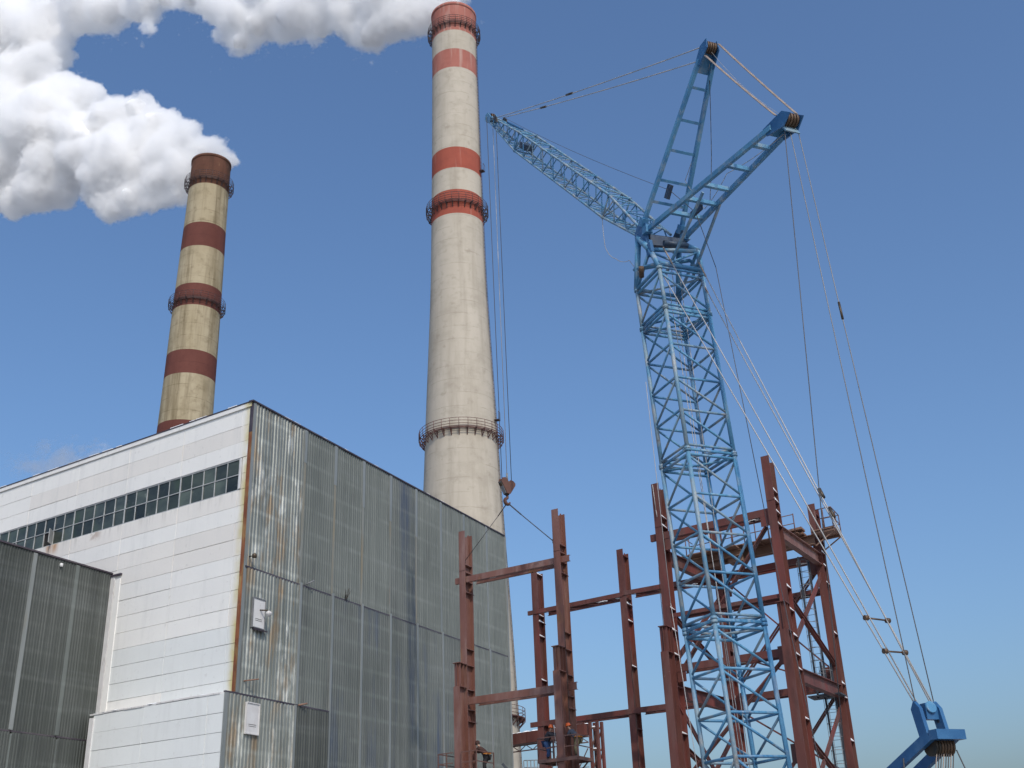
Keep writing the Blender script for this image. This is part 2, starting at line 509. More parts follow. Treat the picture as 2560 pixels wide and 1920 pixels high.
# --- roof edge
MB().box(PW(-22.1, 34.10, -.02), BX, (22.0, .13, .155)).build('parapet_strip', WHITE, house)
MB().box(PW(-22.0, 34.30, -.05), BX, (22.1, .20, .035)).build('roof_edge', COPING, house)
MB().box(PG(19.4, 34.29, -.05), BG, (19.6, .20, .055)).build('roof_edge', COPING, house)
rs = MB()
for i in range(16):
    rs.box(PW(random.uniform(-30, -1), 34.38, -.05), BX, (random.uniform(.2, .7), .15, .035))
for i in range(10):
    rs.box(PG(random.uniform(1, 38), 34.39, -.05), BG, (random.uniform(.15, .5), .12, .03))
tag(rs.build('snow', SNOW), kind='stuff')
prism_roof = MB(); prism(prism_roof, core_pts, ROOF - .249, ROOF - .02)
prism_roof.build('roof', COPING, house)
# --- corner flashing, rusted, in lapped pieces
zz = 34.1; k = 0
while zz > 14.2:
    hgt = random.uniform(1.9, 2.2)
    z1 = max(zz - hgt, 14.15)
    f_ = MB().box(PW(-.08 + .012 * (k % 2), (zz + z1) / 2, .03 + .012 * (k % 2)), BX, (.14, .03, (zz - z1) / 2 + .03))
    f_.build('corner_flashing', COPING if k == 0 else RUSTY, house)
    zz = z1; k += 1
# --- corrugated wall
bays = [0.0, 6.1, 10.0, 13.9, 17.95, 22.05, 26.25, 30.5, 35.0, 39.15]
def corr(b0, b1, z0, z1, pitch, depth, n, mat, name, parent, org=None, dr=B, nr=NB):
    org = C0 if org is None else org
    L = b1 - b0; k = max(2, round(L / pitch)); p = L / k
    prof = []
    for i in range(k):
        j = random.uniform(-.05, .05)
        for f, d in ((0, 0), (.32 + j, 0), (.44, 1), (.88 + j, 1)):
            prof.append((b0 + (i + f) * p, d * depth))
    prof.append((b1, 0))
    zs = [z1]
    while zs[-1] < z0 - 1.6: zs.append(zs[-1] + 1.2)
    zs.append(z0)
    vs = []; fs = []
    for zq in zs:
        for s, d in prof:
            dent = .030 * noise.noise((s * .55, zq * .45, n + b0)) + .012 * noise.noise((s * 2.1, zq * 1.1, b0))
            vs.append(org + dr * s + nr * (n + d + dent + .012) + Z * zq)
    w = len(prof)
    for r_ in range(len(zs) - 1):
        for i in range(w - 1):
            fs.append((r_ * w + i, r_ * w + i + 1, (r_ + 1) * w + i + 1, (r_ + 1) * w + i))
    mb = MB(); mb.add(vs, fs)
    return mb.build(name, mat, parent)
for i in range(9):
    b0, b1 = bays[i] + .14, bays[i + 1] - .02
    if i == 8: b1 = bays[9]
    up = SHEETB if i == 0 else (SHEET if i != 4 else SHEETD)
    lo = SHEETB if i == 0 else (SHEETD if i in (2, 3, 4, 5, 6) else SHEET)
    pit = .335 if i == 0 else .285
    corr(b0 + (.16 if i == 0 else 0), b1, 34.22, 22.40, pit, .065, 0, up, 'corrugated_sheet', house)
    z1 = 14.05 if i < 2 else 0
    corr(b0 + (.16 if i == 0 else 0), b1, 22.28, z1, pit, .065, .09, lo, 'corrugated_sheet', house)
    MB().box(PG((b0 + b1) / 2, 22.33, .085), BG, ((b1 - b0) / 2, .06, .055)).build('seam_flashing', COPING, house)
    if i < 2:
        c0 = b0 if i else -1.12
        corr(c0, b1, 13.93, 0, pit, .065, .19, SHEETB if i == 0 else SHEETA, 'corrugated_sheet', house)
        MB().box(PG((c0 + b1) / 2, 13.99, .16), BG, ((b1 - c0) / 2, .09, .05)).build('seam_flashing', COPING, house)
# cover strips
for i in range(1, 9):
    b_ = bays[i] + .06
    brk = [0, 31.6, 31.0, 30.3, 30.2, 29.9, 30.0, 30.4, 30.8][i]
    MB().box(PG(b_, (34.2 + brk) / 2, .06), BG, (.17, .055, (34.2 - brk) / 2)).build('cover_strip', STRIP, house)
    MB().box(PG(b_, (brk + 22.4) / 2, .055), BG, (.115, .05, (brk - 22.4) / 2)).build('cover_strip', STRIPR if i < 6 else STRIP, house)
    zb = 14.05 if i < 2 else 0
    MB().box(PG(b_ + .02, (22.5 + zb) / 2, .17), BG, (.12, .055, (22.5 - zb) / 2)).build('cover_strip', STRIP, house)
MB().box(PG(6.0, 7.0, .27), BG, (.11, .05, 6.98)).build('cover_strip', STRIP, house)
MB().box(PG(.16, (34.2 + 14.1) / 2, .035), BG, (.15, .05, 10.05)).build('corner_strip', STRIP, house)
MB().box(PG(-1.02, 6.97, .23), BG, (.14, .06, 6.95)).build('corner_strip', STRIP, house)
MB().box(PG(38.95, 17.0, .10), BG, (.10, .12, 17.1)).build('edge_strip', STRIP, house)
MB().box(PG(11.6, 10.05, .24), BG, (1.55, .06, .12)).build('door_head', RUSTY, house)
# hatches with frame, canopy and little louvres
def hatch(b0, b1, z0, z1, n, canopy, lamp):
    w, h = b1 - b0, z0 - z1
    cb, cz = (b0 + b1) / 2, (z0 + z1) / 2
    d = MB().box(PG(cb, cz, n), BG, (w / 2, .06, h / 2))
    o = d.build('wall_hatch', HATCHW, house)
    fr = MB()
    for s in (-1, 1):
        fr.box(PG(cb + s * (w / 2 + .03), cz, n + .02), BG, (.028, .08, h / 2 + .06))
    fr.box(PG(cb, z0 + .035, n + .03), BG, (w / 2, .09, .03))
    fr.box(PG(cb, z1 - .03, n + .03), BG, (w / 2, .10, .028))
    fr.build('hatch_frame', GSTEEL if canopy else HATCHW, o)
    lv = MB()
    for i, dz in enumerate((.30, .24)):
        lv.box(PG(cb, z1 + h * dz, n + .066), BG, (w * .30, .006, .012))
    lv.build('louvre', GREASE, o)
    if canopy:
        MB().box(PG(cb + .1, z1 - .14, n + .12), (B, (NB - Z * .3).normalized(), (Z + NB * .3).normalized()), (w / 2, .20, .05)).build('canopy', COPING, o)
    return o
hatch(1.06, 2.25, 20.35, 18.45, .18, True, True)
hatch(.88, 2.1, 13.50, 11.65, .30, False, False)
def pipe_lamp(b0, z, n, length):
    MB().tube(PG(b0, z, n), PG(b0 + length * .6, z + .12, n + length * .75), .045, 8).build('lamp_arm', TAN, house)
pipe_lamp(.62, 14.85, .15, 1.0)
MB().tube(PG(.5, 23.06, .03), PG(.5, 23.06, .45), .04).lathe([(0, 0), (.16, .03), (.17, .22), (.1, .3), (0, .3)], 10, PG(.52, 22.9, .5)).build('wall_camera', GREASE, house)
MB().tube(PG(6.7, 22.42, .1), PG(7.05, 22.75, .7), .05).build('bracket_arm', GSTEEL, house)
MB().tube(PG(6.35, 14.0, .25), PG(6.9, 14.15, .6), .06).build('bracket_arm', TAN, house)
lampd = MB().tube(PG(1.75, 19.65, .2), PG(1.95, 19.6, .75), .05)
lampd.build('lamp_arm', GREASE, house)
MB().lathe([(.02, .12), (.10, .10), (.22, -.02), (.22, -.06), (.17, -.16), (.08, -.26), (0, -.28)], 14, PG(2.0, 19.45, .8)).build('lamp_shade', HATCHW, house)

# dead shrub rooted in the seam
tw = MB()
base = PG(11.75, 22.30, .2)
for i in range(9):
    d = (B * random.uniform(-.55, .55) + NB * random.uniform(.1, .5) + Z * random.uniform(.5, 1.0)).normalized()
    p = base
    for s in range(3):
        q = p + d * random.uniform(.2, .4); tw.tube(p, q, .022 - .005 * s, 5)
        d = (d + B * random.uniform(-.3, .3) + Z * .15).normalized(); p = q
tag(tw.build('dry_shrub', M('dead_wood', (.03, .025, .02), (.06, .05, .035), (5, 5, 5))), 'small bare dark shrub growing out of the seam of the grey wall', 'shrub')

# ---------------------------------------------------------------- annex
annex = thing('annex_building', 'lower dark grey corrugated annex standing against the white wall', 'building', PW(-13.6, 0))
AO = Vector((-29.8586, 80.0164, 0))          # where its wall meets the white wall
ac = MB()
w0 = AO - NB * .12
prism(ac, [w0 + B * .02, w0 - A * 18, w0 - A * 18 - B * 15, w0 - B * 15], 0, 23.9)
ac.build('wall_core', JOINT, annex)
abays = [-14.6, -10.9, -7.1, -3.35, -.06]
for i in range(4):
    corr(abays[i] + .13, abays[i + 1] - .02, 24.1, 12.42, .235, .045, 0, SHEETA, 'corrugated_sheet', annex, AO)
    corr(abays[i] + .13, abays[i + 1] - .02, 12.30, 0, .235, .045, .13, SHEETA, 'corrugated_sheet', annex, AO)
    pc = AO + B * ((abays[i] + abays[i + 1]) / 2)
    MB().box(pc + NB * .10 + Z * 12.36, BG, (1.83, .08, .045)).build('seam_flashing', COPING, annex)
    if i:
        MB().box(AO + B * (abays[i] + .06) + NB * .06 + Z * 18.25, BG, (.16, .045, 5.8)).build('cover_strip', STRIP if i == 2 else SHEET, annex)
        MB().box(AO + B * (abays[i] + .06) + NB * .17 + Z * 6.1, BG, (.07, .045, 6.1)).build('cover_strip', SHEET, annex)
MB().box(AO - B * 7.3 + NB * .0 + Z * 24.17, BG, (7.35, .14, .055)).build('roof_edge', COPING, annex)
ro = MB(); prism(ro, [w0 + B * .02, w0 - A * 18, w0 - A * 18 - B * 15, w0 - B * 15], 23.901, 24.1)
ro.build('roof', COPING, annex)
MB().box(AO + B * .0 + NB * .05 + Z * 12.1, BG, (.04, .07, 12.0)).build('edge_strip', COPING, annex)
# white corner trim beside it, two widths with the coping stub above
MB().box(PW(-13.32, 18.95, .03), BX, (.22, .06, 4.95)).build('corner_trim', HATCHW, house)
MB().box(PW(-12.78, 18.85, .015), BX, (.28, .04, 4.8)).build('corner_trim', WHITE, house)
MB().box(PW(-13.0, 23.95, .05), BX, (.62, .12, .06)).build('trim_cap', COPING, house)
MB().box(PW(-12.45, 6.85, NF + .03), BX, (.22, .05, 6.85)).build('corner_trim', HATCHW, house)
# small off-white body standing for a bright glint on the annex
MB().lathe([(0, -.14), (.12, -.10), (.12, .10), (0, .14)], 10, AO - B * 4.8 + NB * .13 + Z * 23.72).build('wall_glint', HATCHW, annex)

# ---------------------------------------------------------------- chimneys
def concrete(name, c1, c2, dirt, zl, lines=(), stain=.5, extra=()):
    mt, nt, b = newmat(name)
    c = mixc(nt, noise_fac(nt, (.25, .25, .12), 6, .3, .7), c1, c2)
    c = mixc(nt, mul(nt, noise_fac(nt, (.7, .7, .06), 5, .50, .75), stain), c, dirt)
    c = mixc(nt, mul(nt, noise_fac(nt, (.9, .9, .9), 6, .56, .74), .55), c, dirt)
    c = mixc(nt, mul(nt, noise_fac(nt, (.35, .35, .5), 5, .50, .66), .30), c, dirt)
    # pour joints
    g_ = N(nt, 'ShaderNodeNewGeometry'); sx = N(nt, 'ShaderNodeSeparateXYZ')
    nt.links.new(g_.outputs['Position'], sx.inputs[0])
    wob = N(nt, 'ShaderNodeMath', operation='MULTIPLY_ADD'); wob.inputs[1].default_value = .12
    nt.links.new(noise_fac(nt, (1.5, 1.5, .3), 3, 0, 1), wob.inputs[0]); nt.links.new(sx.outputs['Z'], wob.inputs[2])
    md = N(nt, 'ShaderNodeMath', operation='PINGPONG'); md.inputs[1].default_value = zl / 2
    nt.links.new(wob.outputs[0], md.inputs[0])
    ln = N(nt, 'ShaderNodeMapRange'); ln.inputs['From Min'].default_value = .03; ln.inputs['From Max'].default_value = .09
    ln.inputs['To Min'].default_value = 1; ln.inputs['To Max'].default_value = 0
    nt.links.new(md.outputs[0], ln.inputs['Value'])
    lf = mul(nt, mul(nt, ln.outputs[0], noise_fac(nt, (.5, .5, .5), 4, .42, .62)), .5)
    c = mixc(nt, lf, c, dirt)
    for (ec, esc, lo, hi, st) in extra:
        c = mixc(nt, mul(nt, noise_fac(nt, esc, 5, lo, hi), st), c, ec)
    nt.links.new(c, b.inputs['Base Color']); b.inputs['Roughness'].default_value = .85
    b.inputs['Specular IOR Level'].default_value = .2
    bump(nt, b, noise_fac(nt, (1.2, 1.2, 1.2), 6, 0, 1), .4, .06)
    return mt
CONC = concrete('pale_concrete', (.435, .385, .31), (.505, .452, .37), (.29, .25, .195), 1.95, stain=.55)
CONCD = concrete('sooty_concrete', (.345, .285, .18), (.425, .36, .245), (.15, .115, .06), 2.2, stain=.75, extra=[((.11, .08, .04), (.9, .9, .045), .48, .68, .65)])
REDB = concrete('faded_red_band_paint', (.30, .070, .045), (.36, .10, .065), (.22, .06, .045), 3.0, stain=.4, extra=[((.44, .27, .22), (1.6, 1.6, .10), .60, .75, .5)])
REDL = concrete('pale_red_band_paint', (.34, .12, .09), (.40, .165, .13), (.26, .085, .07), 3.0, stain=.4, extra=[((.50, .40, .34), (1.6, 1.6, .10), .52, .72, .7)])
REDD = concrete('dark_red_band_paint', (.115, .040, .031), (.15, .055, .043), (.085, .03, .024), 3.0, stain=.4)
REDT = concrete('sooty_red_crown_paint', (.105, .045, .03), (.15, .07, .045), (.05, .03, .02), 3.0, stain=.8, extra=[((.28, .18, .10), (1.0, 1.0, .5), .62, .76, .5)])
PLAT = M('gallery_steel', (.04, .028, .03), (.09, .055, .05), (2, 2, 2), rough=.7)
PLATR = M('red_gallery_steel', (.09, .04, .035), (.14, .06, .05), (2, 2, 2), rough=.7)

def interp(prof, z):
    for (z0, r_0), (z1, r_1) in zip(prof[:-1], prof[1:]):
        if z1 <= z <= z0: return r_1 + (r_0 - r_1) * (z - z1) / (z0 - z1)
    return prof[0][1] if z > prof[0][0] else prof[-1][1]
def chimney(name, label, cx, cy, prof, segs, plats, lean=0.0, ladder=None):
    """segs: (z_top, z_bottom, material, part name); plats: (z_deck, R_out, railing height, brackets, material)"""
    t = thing(name, label, 'chimney', (cx, cy, 0))
    ztop = prof[0][0]
    def ax(z): return Vector((cx + lean * z / ztop, cy, 0))
    def ring(z0, z1, out=0., cuts=None):
        n = 64; mb = MB(); zs = [z1 + (z0 - z1) * i / max(2, int((z0 - z1) / 4)) for i in range(max(2, int((z0 - z1) / 4)) + 1)]
        vs = []
        for zq in zs:
            c_ = ax(zq); r_ = interp(prof, zq) + out
            vs += [c_ + Vector((r_ * math.cos(2 * math.pi * i / n), r_ * math.sin(2 * math.pi * i / n), zq)) for i in range(n)]
        fs = [(k * n + i, k * n + (i + 1) % n, (k + 1) * n + (i + 1) % n, (k + 1) * n + i) for k in range(len(zs) - 1) for i in range(n)]
        mb.add(vs, fs, True)
        return mb
    for z0, z1, mt, nm in segs:
        ring(z0, z1, 0).build(nm, mt, t)
    # lip and flue
    r_t = interp(prof, ztop)
    MB().lathe([(r_t - .01, ztop - .5), (r_t + .10, ztop - .45), (r_t + .10, ztop + .02), (r_t - .35, ztop + .02), (r_t - .35, ztop - 5)], 64, ax(ztop)).build('rim', segs[0][2], t)
    for (zd, Ro, rh, nb, mt, w_in) in plats:
        c_ = ax(zd); ri = interp(prof, zd)
        deck = MB()
        n = 72
        if w_in:
            for rr_ in (ri + .08, (ri + Ro) / 2 - .04, Ro - .08):
                deck.lathe([(rr_, zd), (rr_ + .08, zd), (rr_ + .08, zd + .08), (rr_, zd + .08), (rr_, zd)], n, c_, False)
        else:
            deck.lathe([(ri - .02, zd), (Ro, zd), (Ro, zd + .10), (ri - .02, zd + .10), (ri - .02, zd)], n, c_, False)
        pd = deck.build('gallery', mt, t)
        rl = MB()
        for hz in (rh, rh * .66, rh * .33):
            pts = [c_ + Vector(((Ro - .05) * math.cos(2 * math.pi * i / n), (Ro - .05) * math.sin(2 * math.pi * i / n), zd + hz)) for i in range(n + 1)]
            rl.poly(pts, .035, 5)
        rl.build('handrail', mt, pd)
        for i in range(nb):
            th = 2 * math.pi * (i + .5) / nb
            er = Vector((math.cos(th), math.sin(th), 0)); et = Vector((-math.sin(th), math.cos(th), 0))
            br = MB()
            p0 = c_ + er * (ri + .03) + Z * (zd - .05); p1 = c_ + er * Ro + Z * (zd - .05); p2 = c_ + er * (ri + .02) + Z * (zd - (Ro - ri) * 1.15)
            br.bar(p0, p1, .09, .10); br.bar(p2, p1 - Z * .06, .08, .09); br.bar(p2, p0, .08, .08, er)
            br.bar(p0 + er * (Ro - ri) * .5, p0.lerp(p2, .5), .05, .05)
            br.build('bracket', mt, pd)
            po = MB().tube(p1 + Z * .05, p1 + Z * (rh + .05), .035, 5)
            po.build('post', mt, pd)
    if ladder:
        th, z0, z1 = ladder
        lad = MB()
        zq = z1
        er = Vector((math.cos(th), math.sin(th), 0)); et = Vector((-math.sin(th), math.cos(th), 0))
        P = lambda z, s, o=.22: ax(z) + er * (interp(prof, z) + o) + et * s + Z * z
        zs = list(np.linspace(z1, z0, 30))
        for s in (-.22, .22):
            lad.poly([P(z, s) for z in zs], .03, 5)
        z = z1
        while z < z0:
            lad.tube(P(z, -.22), P(z, .22), .018, 4); z += .6
        lad.build('ladder', PLAT, t)
        for zc in (z1 + (z0 - z1) * f for f in (.47, .80)):
            cg = MB()
            cg.box(P(zc, 0, .35), (er, et, Z), (.32, .36, .03))
            for sx, sy in ((.65, -.34), (.65, .34)):
                cg.tube(P(zc, sy, sx), P(zc, sy, sx) + Z * 1.1, .03, 5)
            cg.tube(P(zc, -.34, .65) + Z * 1.1, P(zc, .34, .65) + Z * 1.1, .03, 5)
            cg.build('rest_platform', PLAT, t)
    return t
bigp = [(126.2, 3.40), (115, 3.40), (100.8, 3.52), (89.5, 3.66), (80, 3.80), (74.7, 3.95), (66.8, 4.26), (59.2, 4.57), (49.6, 4.89), (27.6, 5.88), (16.7, 6.24), (0, 6.9)]
chimney('big_chimney', 'tall pale concrete chimney with bright red bands rising behind the grey wall', -6.83, 134.83, bigp,
        [(126.2, 120.8, REDL, 'red_band'), (120.8, 117.2, CONC, 'concrete_shaft'), (117.2, 113.7, REDL, 'red_band'), (113.7, 99.2, CONC, 'concrete_shaft'),
         (99.2, 95.6, REDB, 'red_band'), (95.6, 91.9, CONC, 'concrete_shaft'), (91.9, 87.9, REDB, 'red_band'), (87.9, 0, CONC, 'concrete_shaft')],
        [(122.1, 4.05, 1.05, 28, PLAT, .05), (89.8, 4.42, 1.15, 28, PLAT, .05), (55.3, 5.5, 1.15, 30, PLATR, .05), (20.2, 6.9, 1.2, 32, PLATR, .0)],
        ladder=(R(-18), 120, 2))
smp = [(121.6, 3.35), (115, 3.42), (110.4, 3.47), (102.6, 3.65), (88.8, 3.93), (78.8, 4.05), (72.7, 4.15), (40, 4.9), (0, 5.6)]
sm_lean = .95
chimney('small_chimney', 'sooty left chimney with dark red bands and steam at its mouth', 172 * math.sin(R(-17.86)) + 0, 172 * math.cos(R(-17.6)), smp,
        [(121.6, 115.4, REDT, 'red_band'), (115.4, 107.4, CONCD, 'concrete_shaft'), (107.4, 102.7, REDD, 'red_band'), (102.7, 95.4, CONCD, 'concrete_shaft'),
         (95.4, 91.3, REDD, 'red_band'), (91.3, 83.1, CONCD, 'concrete_shaft'), (83.1, 78.9, REDD, 'red_band'), (78.9, 70.8, CONCD, 'concrete_shaft'), (70.8, 66.5, REDD, 'red_band'), (66.5, 0, CONCD, 'concrete_shaft')],
        [(116.4, 4.2, 1.2, 24, PLAT, .05), (92.4, 4.62, 1.2, 24, PLAT, .05), (67.4, 5.0, 1.2, 24, PLAT, .05)], lean=sm_lean)

# ---------------------------------------------------------------- structural steel frame
AF, BF = R(-34.5), R(62.5)
fa = Vector((math.cos(AF), math.sin(AF), 0)); fb = Vector((math.cos(BF), math.sin(BF), 0))
na = Vector((math.sin(AF), -math.cos(AF), 0)); nb = Vector((math.sin(BF), -math.cos(BF), 0))
FX = (fa, fb, Z)
def at(azdeg, d): return Vector((d * math.sin(R(azdeg)), d * math.cos(R(azdeg)), 0))
P1 = at(-3.141, 66.7); P2 = at(1.825, 63.0)
R1 = at(7.232, 59.5); R2 = at(13.109, 56.7); R3 = at(15.097, 63.9); R4 = at(10.002, 66.46)
Q2 = at(5.118, 69.1); Q1 = at(.595, 72.7)
BFL, DEP = .45, .92
frame = thing('steel_tower', 'tall red brown steel frame of braced columns with gallery and caged ladder', 'steel frame', R1)
portal = thing('steel_portal', 'pair of red brown columns joined by two beams, hung on the crane sling', 'steel frame', P1)
def hexa(mb, c, ax, h): mb.box(c, ax, h)
def column(P, ztop, parent, mat, stiffs, wing=None, longst=(), splice=None):
    """I column, front flange corner at P; wing=(z_top, z_plate): deeper lower part toward the viewer"""
    mb = MB(); z0 = 0
    cf = P + fa * BFL / 2
    tf = .04
    mb.box(cf + fb * tf / 2 + Z * ztop / 2, FX, (BFL / 2, tf / 2, ztop / 2))
    mb.box(cf + fb * (DEP - tf / 2) + Z * (ztop - .12) / 2, FX, (BFL / 2, tf / 2, (ztop - .12) / 2))
    mb.box(cf + fb * (DEP / 2) + Z * (ztop - .32) / 2, FX, (.0125, DEP / 2 - tf, (ztop - .32) / 2))
    # ragged top of the web with curved cut
    pts = []
    for i in range(9):
        s = i / 8
        pts.append(cf + fb * (tf + s * (DEP - 2 * tf)) + Z * (ztop - .04 - .26 * math.sin(math.pi * min(1, s * 1.15)) ** .6 if s < .87 else ztop - .06))
    pts = [cf + fb * tf + Z * (ztop - .32)] + pts + [cf + fb * (DEP - tf) + Z * (ztop - .32)]
    mb.plate(pts, fa, .024)
    if wing:
        zw, zp = wing
        wd = .86
        # front flange below zp, stiffened open web between zp and zw
        mb.box(cf - fb * (wd - tf / 2) + Z * zp / 2, FX, (BFL / 2, tf / 2, zp / 2))
        mb.box(cf - fb * (wd / 2) + Z * (zw / 2), FX, (.014, wd / 2 - tf, zw / 2))
        mb.box(cf - fb * (wd / 2) + Z * (zw + .02), FX, (BFL / 2 + .03, wd / 2, .02))
        mb.box(cf - fb * (wd / 2) + Z * (zp + .01), FX, (BFL / 2 - .002, wd / 2 - .03, .018))
        for s in (-1, 1):
            for f in (.18, .62):
                mb.box(cf + fa * s * (BFL / 4 + .01) - fb * (wd * (1 - f)) + Z * (zp + zw + .02) / 2, FX, (BFL / 4 - .012, .014, (zw - zp) / 2 - .02))
    if splice:
        mb.box(cf - fb * .012 + Z * splice, FX, (BFL / 2 + .004, .012, .012))
    o = mb.build('column', mat, parent)
    for zq in stiffs:
        st = MB()
        ext = .34 if zq in longst else 0
        for s in ((1,) if not ext else (1,)):
            x0 = .0125; x1 = BFL / 2 + (.0 if not ext else .0)
            st.box(cf + fa * s * ((x0 + x1) / 2) + fb * (DEP / 2) + Z * zq, FX, ((x1 - x0) / 2, DEP / 2 - tf, .018))
            if ext:
                st.plate([cf + fa * (BFL / 2 + .001) + fb * .15 + Z * zq, cf + fa * (BFL / 2 + .001) + fb * DEP + Z * zq, cf + fa * (BFL / 2 - .1) + fb * (DEP + .30) + Z * zq, cf + fa * (.02) + fb * (DEP + .001) + Z * zq], Z, .034)
        st.build('stiffener', mat, o)
    return o
ST = [20.12, 19.62, 18.45, 13.0, 12.75, 11.55, 10.9, 9.75]
pst = [20.08, 19.6, 19.05, 18.40, 15.0, 14.05, 12.65, 11.52, 10.87]
column(P1, 22.2, portal, PRIMERP, pst, (14.05, 12.72), (18.40, 10.87), 19.72)
column(P2, 22.2, portal, PRIMERP, pst, (14.08, 12.76), (18.40, 10.87), 19.70)
rst = [20.25, 19.72, 19.1, 18.45, 15.2, 14.05, 12.78, 11.85, 11.15, 8.82, 6.5]
column(R1, 22.17, frame, PRIMER, rst, (14.1, 12.8), (), 19.68)
column(R2, 22.13, frame, PRIMER, rst, (14.26, 12.91), (), 19.71)
bst = [20.9, 18.65, 17.9, 16.9, 14.1, 11.4, 10.68, 8.45]
column(R3, 21.48, frame, PRIMER, bst)
column(R4, 21.6, frame, PRIMER, bst)
column(Q1, 21.25, frame, PRIMER, [20.95, 18.2, 17.78, 16.85, 14.05, 11.3, 10.4], None, (17.78, 10.4))
column(Q2, 21.3, frame, PRIMER, [20.9, 18.2, 17.82, 16.78, 14.02, 11.3, 10.4], None, (17.82, 10.4))

def twin_beam(Pa, Pb, z, h, parent, mat, e0=.0, e1=.0, off0=.14, off1=1.0, lace=True, snow=None, far_trim=.45):
    """two parallel channels between two columns with light lacing across"""
    d = (Pb - Pa); d.z = 0; L = d.length; d.normalize()
    a = Pa + fa * BFL / 2; 
    o = None
    for off, sg, x0, x1 in ((off0, -1, -e0, L + e1), (off1, 1, far_trim, L - far_trim)):
        p = a + fb * off + d * x0 + Z * z; q = a + fb * off + d * x1 + Z * z
        mb = MB().chan(p, q, .13, h, t=.02, sgn=sg)
        o = mb.build('beam', mat, parent)
    if lace:
        n = max(3, int(L / 1.5)); lc = MB()
        for i in range(n):
            p = a + d * (L * (i + .3) / n) + fb * (off0 + .14) + Z * (z - h / 2 + .03)
            q = a + d * (L * (i + .75) / n) + fb * (off1 - .14) + Z * (z - h / 2 + .03)
            lc.bar(p, q, .07, .012)
        tag(lc.build('lacing', mat, o), kind='stuff')
    if snow is not None:
        for i in range(max(3, int(L / 1.3))):
            t0 = random.uniform(.06, .92); ln = random.uniform(.3, .8)
            c_ = a + d * (L * t0) + fb * random.uniform(off0 + .18, off1 - .18) + Z * (z - h / 2 + .08)
            lump(snow, c_, d, fb, ln / 2, random.uniform(.10, .2), random.uniform(.04, .07))
snowP = MB(); snowF = MB()
twin_beam(P1, P2, 19.17, .36, portal, PRIMERP, .62, .75, snow=snowP)
twin_beam(P1, P2, 12.0, .40, portal, PRIMERP, .62, .75, snow=snowP)
# back row beams: Q1 - Q2 - R4 - R3
twin_beam(Q1, Q2, 18.42, .27, frame, PRIMER, .6, -.01, -.04, 1.1, snow=snowF)
twin_beam(Q2, R4, 18.47, .27, frame, PRIMER, .0, .0, -.04, 1.1, snow=snowF)
twin_beam(Q1, Q2, 11.38, .30, frame, PRIMER, .75, -.01, -.04, 1.1)
twin_beam(Q2, R4, 11.40, .30, frame, PRIMER, 0, 0, -.04, 1.1)
twin_beam(R4, R3, 18.45, .34, frame, PRIMER, snow=snowF)
twin_beam(R4, R3, 11.35, .36, frame, PRIMER, snow=snowF)
twin_beam(R4, R3, 16.55, .22, frame, PRIMER, lace=False)
# front row R1 - R2 and its struts
twin_beam(R1, R2, 19.17, .38, frame, PRIMER, .62, .0, snow=snowF)
twin_beam(R1, R2, 12.05, .36, frame, PRIMER, .5, .0, snow=snowF)
twin_beam(R1, R2, 14.80, .20, frame, PRIMER, lace=False)
# snow wedges lying on the stiffeners
for P, zs, sb in ((R1, (20.25, 19.72, 15.2, 14.05, 12.78, 8.82), snowF), (R2, (20.25, 19.72, 19.1, 18.45, 15.2, 14.05, 12.78, 11.85, 11.15, 8.82), snowF), (R3, (18.65, 17.9, 16.9, 14.1, 11.4, 10.68, 8.45), snowF),
                  (R4, (11.4, 8.45), snowF), (Q1, (20.95, 18.2, 17.78, 16.85, 14.05), snowF), (Q2, (17.82, 16.78, 14.02), snowF)):
    for zq in zs:
        ln = random.uniform(.30, .40); hh = random.uniform(.10, .17)
        c_ = P + fa * (BFL / 2 + .015) + fb * (.05) + Z * (zq + .019)
        d0, d1 = random.uniform(.02, .12), DEP - random.uniform(.10, .16)
        hb = hh * random.uniform(.25, .5)
        snowF_ = [c_ + fb * d0, c_ + fa * .2 + fb * d0, c_ + fa * .2 + fb * d1, c_ + fb * d1]
        tp = [v + Z * h_ for v, h_ in zip(snowF_, (hh * 1.1, hh * .75, hb * .5, hb))]
        sb.add(snowF_ + tp, [(3, 2, 1, 0), (4, 5, 6, 7), (0, 1, 5, 4), (1, 2, 6, 5), (2, 3, 7, 6), (3, 0, 4, 7)])
tag(snowP.build('snow', SNOW), kind='stuff')
tag(snowF.build('snow', SNOW), kind='stuff')

cF = fa * BFL / 2
mid = fb * DEP / 2
# heavy girders running back from the front columns
for Pa, Pb, zc in ((R2, R3, 18.22), (R2, R3, 10.98), (R1, R4, 18.15), (R1, R4, 10.95)):
    p = Pa + cF + fb * (DEP + .02) + Z * zc; q = Pb + cF - fb * .03 + Z * zc
    MB().ibeam(p, q, .34, .68, tf=.035).build('girder', PRIMER if zc < 18.2 else PRIMERP, frame)
for Pa, Pb, zc in ((R2, R3, 14.0), (R1, R4, 14.1), (R2, R3, 7.2), (R1, R4, 7.3)):
    p = Pa + cF + fb * (DEP + .02) + Z * (zc + .9); q = Pb + cF - fb * .03 + Z * (zc - 1.6)
    MB().ibeam(p, q, .2, .24, tf=.02).build('brace', PRIMER, frame)
# gusset plates
def gusset(P, zc, s, h=.9, w=.5):
    MB().box(P + cF + fa * s * (BFL / 2 + w / 2) + fb * .16 + Z * zc, FX, (w / 2, .012, h / 2)).build('gusset', PRIMER, frame)
gusset(R2, 18.9, -1); gusset(R1, 18.8, 1); gusset(R2, 11.9, -1); gusset(R1, 11.8, 1); gusset(R3, 11.8, -1, 1.1, .6); gusset(R4, 11.2, 1); gusset(R4, 17.6, 1); gusset(R3, 17.9, -1); gusset(R2, 7.3, -1)
